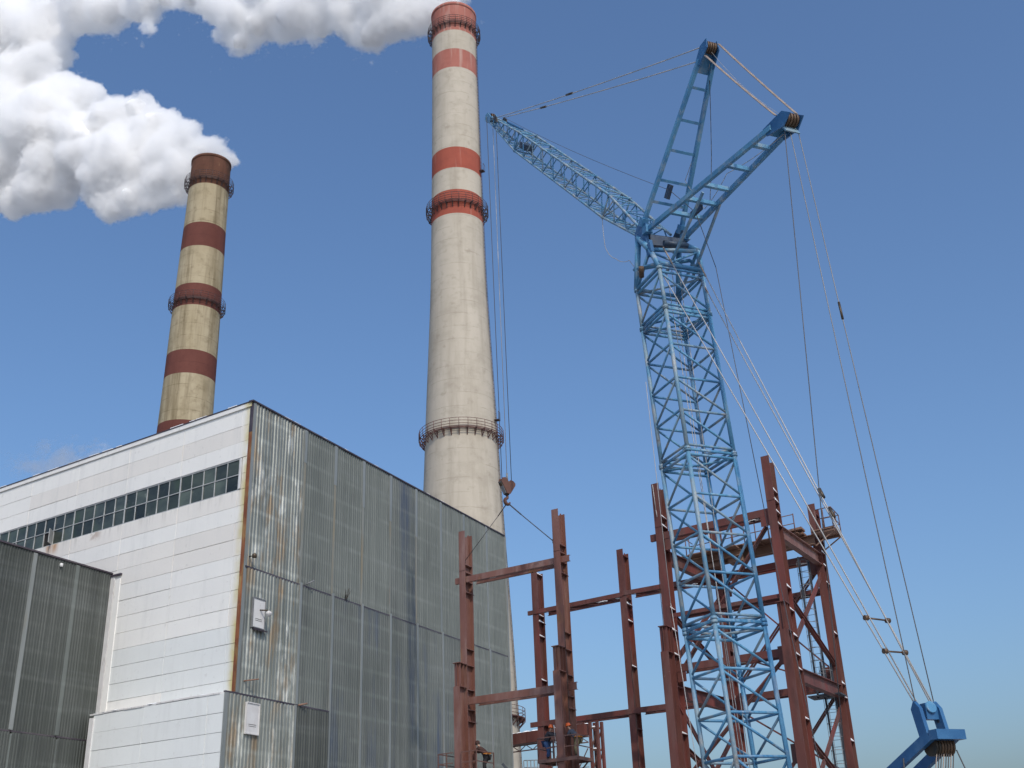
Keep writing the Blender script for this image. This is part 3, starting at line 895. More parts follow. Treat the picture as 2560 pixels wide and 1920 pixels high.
# cross bracing: twin angles
def brace(p, q, twin=.32, sz=.16, mat=PRIMER):
    p, q = Vector(p), Vector(q)
    for s in (-.5, .5):
        MB().bar(p + fb * s * twin, q + fb * s * twin, .07, sz, fb).build('brace', mat, frame)
    n = 5
    lc = MB()
    for i in range(n):
        f0, f1 = (i + .2) / n, (i + .7) / n
        lc.bar(p.lerp(q, f0) - fb * twin * .45, p.lerp(q, f1) + fb * twin * .45, .05, .02, fb)
    tag(lc.build('lacing', mat, frame), kind='stuff')
def on(P0, P1_, t, z, off=.4):
    d = (P1_ - P0).normalized()
    return P0 + d * t + fb * off + Z * z
# front plane
brace(on(R1, R2, 6.3, 18.5), on(R1, R2, .9, 12.2))
brace(on(R1, R2, 6.2, 11.7), on(R1, R2, .6, 6.9))
# back plane X
brace(on(R4, R3, 1.0, 17.75), on(R4, R3, 6.2, 12.3))
brace(on(R4, R3, 6.4, 17.9), on(R4, R3, .9, 12.3), .4)
brace(on(R4, R3, .7, 10.6), on(R4, R3, 6.2, 6.9))
brace(on(R4, R3, 6.3, 10.9), on(R4, R3, .6, 4.6), .4)
brace(on(R4, R3, 1.0, 13.6, .2), on(R4, R3, 4.8, 12.0, .2), .2, .12)
brace(R4 + cF + mid + Z * 9.8, R1 + cF + mid + Z * 4.6)
brace(R4 + cF + mid + Z * 17.4, R1 + cF + mid + Z * 12.4)
brace(R3 + cF + mid + Z * 17.6, R2 + cF + mid + Z * 12.3)
brace(R3 + cF + mid + Z * 10.5, R2 + cF + mid + Z * 5.4)
brace(R1 + cF + mid + Z * 10.4, R4 + cF + mid + Z * 4.2)
# loose welding hoses hanging on the steel
for P_, z_, dx in ((P2, 16.5, .47), (R1, 17.5, -.03), (Q2, 15.0, .47), (R2, 16.0, -.03)):
    pts = [P_ + fa * dx + fb * .1 + Z * z_]
    for k in range(7):
        pts.append(P_ + fa * (dx + random.uniform(-.05, .05)) + fb * random.uniform(-.06, .02) + Z * (z_ - (k + 1) * 1.3))
    MB().poly(pts, .016, 5).build('hose', GREASE, portal if P_ is P2 else frame)
# crane girder and gallery along the back row at z = 19
GP = lambda t, z, o: on(R4, R3, t, z, o)
MB().ibeam(GP(-1.7, 19.25, -.45), GP(6.6, 19.25, -.45), .42, .55, tf=.04).build('girder', TAN, frame)
MB().ibeam(GP(-1.2, 19.15, -1.45), GP(2.4, 19.15, -1.45), .3, .34, tf=.03).build('girder', TAN, frame)
dk = MB()
dk.box(GP(2.0, 19.57, -1.05), (fa, fb, Z), (3.9, .55, .02))
for i in range(8):
    dk.bar(GP(-1.4 + i * 1.0, 19.52, -1.6), GP(-1.4 + i * 1.0, 19.52, -.3), .07, .08)
dk.build('gallery_deck', TAN, frame)
for tt in (-1.1, -.1, 1.1, 1.9, 2.7, 3.4, 4.2, 5.0, 5.8):
    MB().tube(GP(tt, 19.55, -1.55), GP(tt, 20.65 + .1 * random.random(), -1.55), .032, 6).build('rail_post', RAILS, frame)
for zz in (20.62, 20.1):
    MB().tube(GP(-1.1, zz, -1.55), GP(5.8, zz - .0, -1.55), .026, 6).build('handrail', RAILS, frame)
MB().tube(GP(-1.1, 20.62, -1.55), GP(-1.1, 20.62, -.3), .026, 6).build('handrail', RAILS, frame)
for tt in (-.6, .1, .9, 1.5, 2.2):
    MB().tube(GP(tt, 19.4, -2.3), GP(tt, 20.4, -2.3), .028, 6).build('rail_post', RAILS, frame)
MB().tube(GP(-.6, 20.4, -2.3), GP(2.2, 20.4, -2.3), .024, 6).build('handrail', RAILS, frame)
MB().box(GP(.8, 19.38, -2.0), FX, (1.5, .35, .03)).build('gallery_deck', TAN, frame)
for i, (tt, zz) in enumerate(((-1.0, 18.95), (.4, 18.9), (1.9, 18.95))):
    MB().box(GP(tt, zz - .1, -.9), FX, (.45, .4, .12)).build('hanger_box', TAN, frame)
# stacked plates lying on the gallery beside the right rear column
for i, (tt, oo, w_) in enumerate(((5.6, -.6, .5), (5.7, -.9, .42))):
    MB().box(GP(tt, 19.62 + i * .22, oo), ((fa + Z * .04).normalized(), fb, Z), (w_, .4, .06)).build('plate_stack', TAN, frame)
# balcony at the right rear column
bal = MB()
bal.box(GP(7.25, 19.6, -.1), FX, (.68, .92, .025))
bal.bar(GP(6.7, 19.5, -.9), GP(7.9, 19.5, -.9), .08, .12); bal.bar(GP(6.7, 19.5, .7), GP(7.9, 19.5, .7), .08, .12)
bal.bar(GP(6.7, 18.8, -.8), GP(7.9, 19.45, -.8), .06, .06); bal.bar(GP(6.7, 18.8, .7), GP(7.9, 19.45, .7), .06, .06)
bo = bal.build('balcony', TAN, frame)
for tt, oo in ((6.95, -1.0), (7.9, -1.0), (7.9, .85), (6.95, .85), (7.9, -.1), (7.4, -1.0)):
    MB().tube(GP(tt, 19.6, oo), GP(tt, 20.75, oo), .03, 6).build('rail_post', RAILS, bo)
for zz in (20.75, 20.2):
    rr = MB().poly([GP(6.95, zz, -1.0), GP(7.9, zz, -1.0), GP(7.9, zz, .85), GP(6.95, zz, .85)], .026, 6)
    rr.build('handrail', RAILS, bo)
# caged ladder in two flights behind the right bay
def caged_ladder(base, ztop, zbot, dirx, diry):
    lad = MB()
    for s in (-.28, .28):
        lad.bar(base + dirx * s + Z * zbot, base + dirx * s + Z * ztop, .10, .07, diry)
    o = lad.build('ladder', DSTEEL, frame)
    rg = MB()
    z = zbot + .2
    while z < ztop: rg.tube(base - dirx * .28 + Z * z, base + dirx * .28 + Z * z, .012, 5); z += .35
    rg.build('rung', DSTEEL, o)
    z = zbot + .5
    while z < ztop - .3:
        hp = MB(); n = 10
        hp.poly([base + dirx * (.34 * math.cos(math.pi * i / n)) + diry * (.12 + .62 * math.sin(math.pi * i / n)) + Z * z for i in range(n + 1)], .017, 5)
        hp.build('cage_hoop', GSTEEL, o); z += .68
    for a_ in (30, 90, 150):
        v = dirx * (.34 * math.cos(R(a_))) + diry * (.12 + .62 * math.sin(R(a_)))
        MB().bar(base + v + Z * (zbot + .5), base + v + Z * (ztop - .4), .025, .012, diry).build('cage_bar', GSTEEL, o)
caged_ladder(at(14.52, 63.0), 18.3, 10.6, fa, -fb)
caged_ladder(at(14.85, 63.6), 12.6, 2.0, fa, -fb)
MB().box(at(14.7, 63.3) + Z * 10.7, FX, (.9, .7, .03)).build('landing', DSTEEL, frame)
# loose hanging chain hoist and rope on the front left column
rp = MB()
rp.poly([R1 + fa * .12 - fb * .06 + Z * 22.1, R1 + fa * .2 - fb * .1 + Z * 20.6, R1 + fa * .25 - fb * .14 + Z * 20.2], .02, 5)
rp.build('rope', ROPE, frame)

# ---------------------------------------------------------------- pipe bridge far behind
pb = thing('pipe_bridge', 'red brown girder bridge with snow along its top, far behind the columns', 'bridge', at(1, 110))
g0 = at(-1.6, 113.6); g1 = at(3.05, 106.6); gz = 15.25
d = (g1 - g0).normalized()
for i in range(5):
    p = g0.lerp(g1, i / 5) + Z * gz; q = g0.lerp(g1, (i + 1) / 5 - .004) + Z * gz
    MB().bar(p, q, .9, 1.0).build('girder_plate', PRIMER, pb)
for zz, r_ in ((gz - .62, .05), (gz - 1.12, .05)):
    MB().bar(g0 + Z * zz, g1 + Z * zz, .10, .10).build('truss_chord', RAILS, pb)
for i in range(14):
    p = g0.lerp(g1, i / 14); q = g0.lerp(g1, (i + 1) / 14)
    a_, b_ = (gz - .62, gz - 1.12) if i % 2 else (gz - 1.12, gz - .62)
    MB().bar(p + Z * a_, q + Z * b_, .06, .06).build('truss_brace', RAILS, pb)
sn = MB()
for i in range(12):
    p = g0.lerp(g1, (i + .5) / 12)
    lump(sn, p + Z * (gz + .5), d, Vector((-d.y, d.x, 0)), .55, .4, random.uniform(.10, .2))
# trestle at the right end
tw0 = g1 + d * .3
for sx in (0, .8):
    for sy in (0, .7):
        p = tw0 + d * sx + Vector((-d.y, d.x, 0)) * sy
        MB().bar(p, p + Z * (gz + .6), .24, .24, d).build('trestle_leg', PRIMER, pb)
for k in range(7):
    z0, z1 = 2 + k * 1.9, 3.9 + k * 1.9
    for sy in (0, .7):
        p = tw0 + Vector((-d.y, d.x, 0)) * sy; q = p + d * .8
        MB().bar(p + Z * z0, q + Z * z1, .10, .10).build('trestle_brace', RAILS, pb)
        MB().bar(p + Z * z1, q + Z * z1, .14, .14).build('trestle_bar', RAILS, pb)
        lump(sn, (p + q) / 2 + Z * (z1 + .07), d, Vector((-d.y, d.x, 0)), .25, .12, .12)
# light scaffold left of the trestle
for k in range(4):
    p = g1 - d * (1.2 + 1.1 * k)
    MB().bar(p, p + Z * (gz - 1.2), .10, .10, d).build('scaffold_pole', RAILS, pb)
    for z0 in (8, 10, 12):
        MB().bar(p + Z * z0, p + d * 1.1 + Z * (z0 + 1.6), .07, .07).build('scaffold_brace', RAILS, pb)
        MB().bar(p + Z * z0, p + d * 1.1 + Z * z0, .07, .07).build('scaffold_bar', GSTEEL, pb)
tag(sn.build('snow', SNOW), kind='stuff')
# grey railed stair head in front of the big chimney
sh = thing('stair_head', 'small grey railed stair landing low behind the left columns', 'stair', at(.2, 104))
for i in range(7):
    p = at(-.15 + i * .17, 104)
    MB().tube(p + Z * 8, p + Z * 12.5, .05, 6).build('rail_post', GSTEEL, sh)
for zz in (12.5, 11.9, 11.3):
    MB().tube(at(-.15, 104) + Z * zz, at(.87, 104) + Z * zz, .04, 6).build('handrail', GSTEEL, sh)
MB().box(at(.36, 104.6) + Z * 10.3, (Vector((1, 0, 0)), Vector((0, 1, 0)), Z), (1.2, .7, .05)).build('landing', GSTEEL, sh)
MB().bar(at(-1.2, 103) + Z * 12.2, at(.1, 103) + Z * 9.6, .12, .22).build('stair_flight', DSTEEL, sh)

# ---------------------------------------------------------------- tower crane with luffing jib
T0 = Vector((7.8148, 43.3004, 0))
PSI = R(112)
u = Vector((math.cos(PSI), math.sin(PSI), 0)); w = Vector((math.sin(PSI), -math.cos(PSI), 0))
def K(u_, w_, z): return T0 + u * u_ + w * w_ + Z * z
def uax(z): return .0815 * (z - 10.6)
H = 1.09
crane = thing('tower_crane', 'blue lattice tower crane with luffing jib reaching up over the columns', 'crane', T0)
def TC(su, sw, z, h=H): return K(uax(z) + su * h, sw * h, z)
RING = [(1, -1), (-1, -1), (-1, 1), (1, 1)]     # L, F, R, Bk
def rod(p, q, r, name, parent, mat=None, n=8):
    mt = mat or (CRANE if random.random() < .62 else CRANEG)
    return MB().tube(p, q, r, n).build(name, mt, parent)
secs = [(4.05, 10.55, [4.05, 5.88, 7.42, 9.0, 10.55]), (11.05, 17.65, [11.05, 12.7, 14.32, 15.95, 17.65]), (18.08, 24.45, [18.08, 19.68, 21.22, 22.85, 24.45]), (24.85, 26.55, [24.85, 26.55]), (-.0, 3.6, [0, 1.8, 3.6])]
for z0, z1, lv in secs:
    ch = MB()
    for k in range(4):
        ch.tube(TC(*RING[k], z1), TC(*RING[(k + 1) % 4], z1), .06, 8)
    s_ = ch.build('tower_section', CRANE, crane)
    for su, sw in RING:
        cd = MB().tube(TC(su, sw, z0 - (.2 if z0 > 1 else 0)), TC(su, sw, z1 + .2), .092, 10)
        cd.tube(TC(su, sw, z1 + .12), TC(su, sw, z1 + .24), .135, 10)
        cd.tube(TC(su, sw, z0 - .24), TC(su, sw, z0 - .12), .135, 10)
        cd.build('chord', CRANEG if (su, sw) in ((-1, -1), (1, -1)) else CRANE, s_)
    for i, z in enumerate(lv):
        for k in range(4) if i < len(lv) - 1 else ():
            a_, b_ = RING[k], RING[(k + 1) % 4]
            rod(TC(*a_, z), TC(*b_, z), .055, 'brace', s_)
        if i in (0, len(lv) - 1):
            rod(TC(1, -1, z), TC(-1, 1, z), .05, 'brace', s_)
    for za, zb in zip(lv[:-1], lv[1:]):
        L_, F_, R_, K_ = RING
        rod(TC(*L_, za + .1), TC(*F_, zb - .08), .050, 'brace', s_)      # left-front face rises to the front
        rod(TC(*F_, zb - .08), TC(*R_, za + .1), .052, 'brace', s_)
        rod(TC(*L_, zb - .08), TC(*K_, za + .1), .050, 'brace', s_)
        rod(TC(*R_, zb - .08), TC(*K_, za + .1), .050, 'brace', s_)
    for z in ((z0 - .22), (z1 + .24)):
        if z < 1: continue
        for k in range(4):
            rod(TC(*RING[k], z), TC(*RING[(k + 1) % 4], z), .05, 'brace', s_)
# --- tower head
hd = MB()
zh = 26.8
Lh, Fh, Rh, Kh = (TC(su, sw, zh) for su, sw in RING)
pinL, pinR = K(1.95, -1.02, 29.3), K(1.75, 1.02, 29.35)
rear_l, rear_r = K(.95, -1.05, 28.1), K(.35, 1.08, 28.05)
for a_, b_, r_ in ((Lh, pinL, .14), (Kh, pinR, .14), (Fh, rear_l, .12), (Rh, rear_r, .12), (rear_l, pinL, .15), (rear_r, pinR, .15), (rear_l, rear_r, .10), (Lh, rear_l, .08), (Kh, rear_r, .08)):
    hd.tube(a_, b_, r_, 10)
hd.build('tower_head', CRANE, crane)
for a_, b_, r_ in ((TC(1, -1, 27.9), K(.95, 1.0, 27.9), .09), (TC(-1, -1, 27.0), TC(-1, 1, 27.0), .11), (Fh, K(.35, 1.08, 28.0), .055), (Rh, K(.95, -1.05, 28.0), .055), (Lh, Fh, .08), (Kh, Rh, .08), (Lh, Kh, .09), (TC(1, -1, 27.9), TC(-1, -1, 27.0), .07), (K(.95, 1.0, 27.9), Rh, .07)):
    rod(a_, b_, r_, 'head_brace', crane, CRANE)
MB().plate([K(.75, -1.08, 28.5), K(1.15, -1.08, 28.25), K(1.05, -1.08, 27.75), K(.65, -1.08, 27.85)], w, .16).build('lug_plate', CRANED, crane)
# heavy cross tubes and winch drum in the head
MB().tube(K(1.95, -1.0, 29.35), K(1.85, 1.0, 29.40), .22, 12).build('hinge_shaft', DBLUE, crane)
MB().bar(K(1.35, -.85, 28.78), K(1.25, .95, 28.85), .42, .52).build('drum_box', DBLUE, crane)
MB().tube(K(.6, -.5, 28.35), K(.55, .7, 28.4), .13, 10).build('guide_drum', DBLUE, crane)
for s in (-.98, .98):
    MB().plate([K(1.2, s, 28.6), K(2.25, s, 29.0), K(2.2, s, 29.7), K(1.7, s, 30.0), K(1.1, s, 29.6)], w, .13).build('hinge_plate', CRANED if s < 0 else DBLUE, crane)
MB().tube(K(1.35, -1.35, 27.35), K(1.75, -1.15, 27.1), .12, 8).build('horn', SHEAVE, crane)
# --- jib
js, jn = Vector((0, 0, 0)), None
jd = (u * .684 + Z * .7295).normalized(); jup = (u * -.7295 + Z * .684).normalized()
def J(s, sw, sn): # s along jib from root pin
    return K(2.02, 0, 29.62) + jd * s + w * sw + jup * sn
JL = 31.0
def jsize(s):
    if s < 5.4: f = s / 5.4; return (.78 + (.6 - .78) * f, .17 + (.6 - .17) * f)
    if s < 21.9: return (.6, .6)
    f = (s - 21.9) / (30.2 - 21.9); return (.6 - .44 * f, .6 - .42 * f)
def JC(s, a_, b_):
    sw, sn = jsize(s); return J(s, a_ * sw, b_ * sn)
root_s = [0.15, 1.9, 3.6, 5.4]; mid_s = [5.4 + 2.06 * i for i in range(9)]; tip_s = [21.9, 23.6, 25.3, 26.9, 28.5, 30.2]
for nm, lv in (('root', root_s), ('mid', mid_s), ('tip', tip_s)):
    ch = MB()
    cor = [(-1, -1), (-1, 1), (1, 1), (1, -1)]
    for k in range(4):
        ch.tube(JC(lv[-1] - .06, *cor[k]), JC(lv[-1] - .06, *cor[(k + 1) % 4]), .045, 8)
    sec = ch.build('jib_section', CRANE, crane)
    for a_, b_ in cor:
        cd = MB().poly([JC(s, a_, b_) for s in lv], .066 if nm != 'tip' else .056, 8)
        cd.tube(JC(lv[-1] - .14, a_, b_), JC(lv[-1], a_, b_), .095, 8)
        cd.build('chord', CRANEG, sec)
    for i, (s0, s1) in enumerate(zip(lv[:-1], lv[1:])):
        sm = (s0 + s1) / 2
        for a_ in (-1, 1):
            rod(JC(s0, a_, -1), JC(sm, a_, 1), .035, 'brace', sec, n=6); rod(JC(sm, a_, 1), JC(s1, a_, -1), .035, 'brace', sec, n=6)
        for b_ in (-1, 1):
            o_ = 1 if i % 2 else -1
            rod(JC(s0, o_, b_), JC(sm, -o_, b_), .03, 'brace', sec, n=6); rod(JC(sm, -o_, b_), JC(s1, o_, b_), .03, 'brace', sec, n=6)
            rod(JC(sm, -1, b_), JC(sm, 1, b_), .026, 'brace', sec, n=6)
        for b_ in (-1, 1):
            rod(JC(s0 if b_ < 0 else sm, -1, b_), JC(s0 if b_ < 0 else sm, 1, b_), .03, 'brace', sec, n=6)
    rod(JC(lv[-1] - .08, -1, -1), JC(lv[-1] - .08, 1, 1), .035, 'brace', sec, n=6)
    rod(JC(lv[-1] - .08, -1, -1), JC(lv[-1] - .08, -1, 1), .04, 'brace', sec, n=6); rod(JC(lv[-1] - .08, 1, -1), JC(lv[-1] - .08, 1, 1), .04, 'brace', sec, n=6)
# walkway strip and cable on the jib
MB().bar(JC(24.0, .55, .9) + jup * .10, JC(27.0, .6, .9) + jup * .12, .22, .10, jup).build('jib_walkway', CRANED, crane)
MB().box(JC(21.5, 0, 0) - jup * .15, (jd, w, jup), (.55, .3, .18)).build('jib_winch', DBLUE, crane)
# tip sheaves
tipc = J(30.75, 0, 0)
for s in (-.12, .06, .2):
    MB().tube(tipc + w * (s - .045), tipc + w * (s + .045), .36, 18).build('tip_sheave', SHEAVE if s > 0 else CRANED, crane)
for s in (-.24, .30):
    MB().plate([J(29.8, s, -.22), J(31.0, s, -.30), J(31.15, s, .1), J(30.7, s, .36), J(29.8, s, .24)], w, .05).build('tip_plate', CRANE, crane)
for s in (-.35, .35):
    MB().plate([J(27.6, s * 1.1, .25), J(28.9, s, .22), J(28.6, s, .52), J(28.1, s, .5)], w, .08).build('tip_lug', GREASE, crane)
# --- struts (mast frames) at the head
def mast(feet, top, name, mat, nr, fr, headw, rw):
    (fu, fz), (tu, tz) = feet, top
    d = (u * (tu - fu) + Z * (tz - fz)); Lm = d.length; d.normalize()
    nrm = w.cross(d).normalized()
    half = lambda f: 1.0 * (1 - f) + headw * f
    P = lambda f, s, o=0.: K(fu, 0, fz) + d * (Lm * f) + w * (s * half(f)) + nrm * o
    legs = MB()
    for s in (-1, 1):
        legs.bar(P(0, s), P(.93, s), .16, .22, nrm)
        legs.box(P(.01, s), (d, w, nrm), (.2, .16, .18))
    mo = legs.build(name, mat, crane)
    for f in fr:
        MB().bar(P(f, -.97), P(f, .97), rw, rw, nrm).build('rung', mat, mo)
    MB().plate([P(.86, -1, -.17), P(.86, 1, -.17), P(1.0, .9, -.17), P(1.0, -.9, -.17)], nrm, .05).build('head_plate', mat, mo)
    for s in (-1, 1):
        MB().plate([P(.88, s, -.2), P(1.0, s, -.34), P(1.045, s, .0), P(1.0, s, .36), P(.9, s, .22)], w, .05).build('head_cheek', CRANED, mo)
    for k in (-.6, -.2, .2, .6):
        c_ = P(1.0, 0) + w * (headw * k)
        MB().tube(c_ - w * .045, c_ + w * .045, .27, 18).build('head_sheave', SHEAVE, mo)
    return P
P_1 = mast((1.42, 29.75), (-4.22, 35.75), 'front_strut', CRANE, 5, (.135, .26, .43, .60, .78), .30, .13)
P_2 = mast((1.22, 29.25), (-8.75, 28.45), 'rear_strut', CRANE, 5, (.20, .33, .46, .63, .80), .33, .17)
MB().plate([P_2(.985, -1, .22), P_2(.985, 1, .22), P_2(1.01, 1, .60), P_2(1.01, -1, .60)], u, .06).build('head_guard', CRANEG, crane)
MB().bar(P_1(.165, -.2, .05), P_1(.245, -.2, .05), .36, .14, w).build('rope_guide', DBLUE, crane)
MB().bar(P_2(.22, .15, .1), P_2(.31, .15, .1), .3, .12, w).build('rope_guide', DBLUE, crane)
# props holding up the rear strut
for s, t_ in ((-.35, -2.69), (1.0, -2.40)):
    MB().bar(K(.95, s, 26.95), K(t_, s * .8, 29.0), .09, .13).build('prop', CRANEG, crane)
# --- standing and running ropes
def rope(pts, r, mat, sag=0., n=8):
    out = []
    for a_, b_ in zip(pts[:-1], pts[1:]):
        a_, b_ = Vector(a_), Vector(b_)
        k = n if sag else 1
        for i in range(k):
            f = i / k
            out.append(a_.lerp(b_, f) - Z * (sag * 4 * f * (1 - f)))
    out.append(Vector(pts[-1]))
    return MB().poly(out, r, 5).build('rope', mat, crane)
for s in (-.3, .3):
    rope([J(28.5 + s, s, .45), P_1(1.0 - (.05 if s > 0 else 0), s * 2.2, -.3)], .028, ROPE, .12)
    ja, jb = J(28.5 + s, s, .45), P_1(1.0 - (.05 if s > 0 else 0), s * 2.2, -.3)
    f_ = .26 if s > 0 else .44
    MB().tube(ja.lerp(jb, f_) - Z * .1, ja.lerp(jb, f_ + .03) - Z * .1, .07, 8).build('rope_socket', GREASE, crane)
for k in (-.05, 0, .05):
    rope([P_1(.955, -.95, .42) + w * k, P_2(.965, -1.1, -.34) + w * k], .022, ROPEB, .05)
    rope([P_1(1.03, .95, .25) + w * k, P_2(1.0, 1.0, -.36) + w * k], .022, ROPEB, .05)
rope([P_1(.98, .0, .3), P_2(.97, .2, -.3)], .008, ROPE, .4)
for s, e in ((-.05, (-10.32, -.38, 6.4)), (-.3, (-6.0, -.2, 0.5)), (.34, (-10.15, .44, 6.45))):
    rope([P_2(1.0, s / .33, .55), K(*e)], .017, ROPED if s == -.3 else ROPEG)
mp = P_2(1.0, 1.03, .55).lerp(K(-10.15, .44, 6.45), .355)
MB().tube(mp, mp + (K(-10.15, .44, 6.45) - mp).normalized() * .7, .045, 8).build('rope_socket', GREASE, crane)
# tower pendants to the rear gantry, twin ropes each side
GL, GR = K(-10.32, -.36, 6.25), K(-10.25, .34, 6.3)
for top, end, s in ((K(1.05, -.92, 27.85), GL, -1), (K(.6, -.55, 28.1), GL + w * .1, -1), (K(.25, .95, 27.5), GR - w * .08, 1), (K(.5, 1.1, 26.8), GR, 1)):
    rope([top, top.lerp(end, .06), end], .024, ROPE if s < 0 else ROPE, .0)
    q_ = top.lerp(end, .055)
    MB().tube(top, q_, .036, 6).build('rope_socket', ROPEB, crane)
for f in (.62, .66):
    for a_, b_ in ((K(.25, .95, 27.5), GR), (K(.5, 1.1, 26.8), GR)):
        MB().tube(a_.lerp(b_, f), a_.lerp(b_, f + .018), .075, 8).build('rope_socket', GREASE, crane)
        break
for f in (.865, .918):
    pL = K(.85, -.75, 27.9).lerp(GL, f); pR = K(.35, 1.0, 27.2).lerp(GR, f)
    MB().tube(pL, pR, .028, 6).tube(pL - w * .05, pL + w * .08, .085, 8).tube(pR - w * .08, pR + w * .05, .085, 8).build('spreader_bar', SHEAVE, crane)
# ropes hanging inside the tower and down its left side
for a_, b_ in (((.4, -.1), (-.3, .3)), ((.5, .25), (-.2, .1)), ((.3, .5), (-.1, .5))):
    rope([K(a_[0] + .9, a_[1], 27.6), K(b_[0], b_[1], .5)], .016, ROPE)
rope([TC(1, -1, 22, 1.22), TC(1, -1, 12, 1.3) - w * .15, TC(1, -1, 3, 1.25)], .014, ROPE)
rope([P_1(.97, .7, -.2), P_1(.6, 1.15, -.1), P_1(.28, .9, -.4), K(-1.2, .7, 29.3), K(-3.5, .5, 29.6), P_2(.92, .6, .1)], .016, ROPE, .12)
rope([P_1(.95, .9, -.4), K(-2.4, .6, 31.3), K(-2.2, .4, 29.3), K(-1.9, .5, 29.0)], .016, ROPED, .1)
rope([J(28.4, .4, .5), P_1(.215, -.2, .1)], .012, ROPED, .25)
rope([P_1(.215, -.2, .1), P_2(.25, .2, .1), K(-.9, 1.1, 26.5), K(-2.3, 1.0, 14.), K(-4.2, .9, .5)], .016, ROPED)
rope([JC(5.4, -1, -1), K(5.98, -.7, 32.2), K(5.9, -.7, 31.2), K(5.5, -.7, 30.5), K(4.9, -.7, 29.95), K(4.1, -.8, 29.3), K(3.2, -.9, 28.85), K(1.9, -1.15, 27.4)], .016, ROPE, .04)
# hoist ropes to the hook block
HB = Vector((-.555, 64.9, 24.95))
hx = Vector((.8, .6, 0)).normalized(); hy = Vector((-.6, .8, 0))
for a_, b_ in ((tipc - hx * .30, HB - hx * .36 - Z * .05), (tipc + hx * .22, HB + hx * .03 + Z * .0), (J(29.2, .1, -.3), HB + hx * .36 - Z * .12)):
    rope([a_, b_], .022 if b_ != 0 else .02, ROPED if random.random() < .4 else ROPE)
MB().tube(HB + hx * .03 - Z * .15, HB + hx * .03 + Z * .35, .06, 8).build('rope_socket', GSTEEL, crane)
# --- rear gantry of the crane body
gt = MB()
zb = 5.39
for s in (-.5, .5):
    gt.bar(K(-10.75, s * .86, zb), K(-3.0, s * .86 * 1.5, 2.1), .15, .30)
gt.bar(K(-10.95, -.505, zb), K(-10.95, .505, zb), .34, .27)
go = gt.build('rear_gantry', CRANED, crane)
for s in (-.36, .36):
    MB().plate([K(-10.65, s, 5.3), K(-10.30, s, 5.3), K(-10.12, s, 6.2), K(-10.28, s, 6.42), K(-10.48, s, 6.2)], w, .12).build('link_plate', CRANED, go)
MB().bar(K(-10.30, -.12, 6.12), K(-10.30, .34, 6.12), .22, .46, Z).build('equaliser', CRANED, go)
MB().tube(K(-10.36, .06, 6.22), K(-10.46, .06, 6.24), .17, 16).build('equaliser_sheave', CRANE, go)
MB().bar(K(-10.3, .3, 5.95), K(-10.3, .42, 5.95), .2, .3).build('equaliser_pin', SHEAVE, go)
for i in range(7):
    s = -.30 + i * .10
    MB().tube(K(-10.55, s - .035, 5.12), K(-10.55, s + .035, 5.12), .28, 16).build('reeving_sheave', SHEAVE if i > 1 else GREASE, go)
for i in range(8):
    s = -.28 + i * .085
    rope([K(-10.72, s, 4.95), K(-9.2, s * 1.3, .6)], .017, ROPED if i % 3 else ROPEB)
rope([K(-10.8, .36, 5.0), K(-11.6, 1.3, .4)], .02, ROPED)
rope([K(-9.6, -.55, 4.9), K(-9.4, -.9, .4)], .02, ROPED)
# crane body, out of the picture at the bottom
cb_ = MB()
cb_.box(K(-4.0, 0, 1.75), (u, w, Z), (5.2, 1.6, .55)); cb_.build('crane_deck', CRANED, crane)
for s in (-1, 1):
    tr = MB()
    tr.plate([K(x_, s * 2.0, z_) for x_, z_ in ((-5.5, .0), (2.5, .0), (3.1, .35), (3.1, .75), (2.6, 1.05), (-5.6, 1.05), (-6.1, .75), (-6.1, .35))], w, .8)
    tr.build('crawler_track', GREASE, crane)

# ---------------------------------------------------------------- hook block and slings
HOOKM = M('rust_brown_steel', (.115, .052, .036), (.15, .07, .048), (2, 2, 2), .35, .65, .65, 0, [((.07, .04, .03), (4, 4, 4), .5, .7, .6)])
hk = thing('hook_block', 'rust brown crane hook block hanging above the left columns', 'hook', HB)
for s in (-.17, .17):
    c_ = HB + hy * s
    outl = [(-.52, -.30), (-.44, -.06), (-.22, .0), (-.06, -.12), (.02, -.26), (.16, -.13), (.36, -.16), (.52, -.30), (.50, -.45), (.12, -1.02), (-.12, -1.02)]
    MB().plate([c_ + hx * x_ + Z * z_ for x_, z_ in outl], hy, .045).build('cheek_plate', HOOKM, hk)
for k in (-.27, .27):
    MB().tube(HB + hx * k - hy * .13 - Z * .36, HB + hx * k + hy * .13 - Z * .36, .24, 16).build('sheave', GREASE, hk)
MB().box(HB - hx * .34 - Z * .64, ((hx * .34 - Z * .72).normalized(), hy, (hx * .72 + Z * .34).normalized()), (.40, .14, .02)).build('edge_plate', GSTEEL, hk)
hkm = MB()
hc = HB - Z * 1.47
pts = []
for i in range(15):
    th = R(100 - i * 20) if False else R(95 + i * 18)
    pts.append(hc + hx * (.19 * math.cos(th)) + Z * (.19 * math.sin(th)))
pr = [HB - Z * .98, HB - Z * 1.12, HB - Z * 1.2 + hx * .02] + pts
for i, (a_, b_) in enumerate(zip(pr[:-1], pr[1:])):
    f = i / len(pr)
    rr = lambda q: .06 + .055 * math.sin(math.pi * min(1, max(0, q))) if q < .85 else .05
    hkm.tube(a_, b_, rr(f), 8, rr(f + 1 / len(pr)))
hkm.build('hook', HOOKM, hk)
MB().tube(HB - Z * 1.02 - hy * .1, HB - Z * 1.02 + hy * .1, .10, 10).build('hook_pin', GREASE, hk)
sl_ = thing('wire_sling', 'two-legged wire sling from the hook to the pair of columns', 'sling', hc)
e1 = P1 + fa * .33 + fb * .15 + Z * 20.3; e2 = P2 + fa * .0 + fb * .08 + Z * 20.32
hb0 = hc - Z * .12
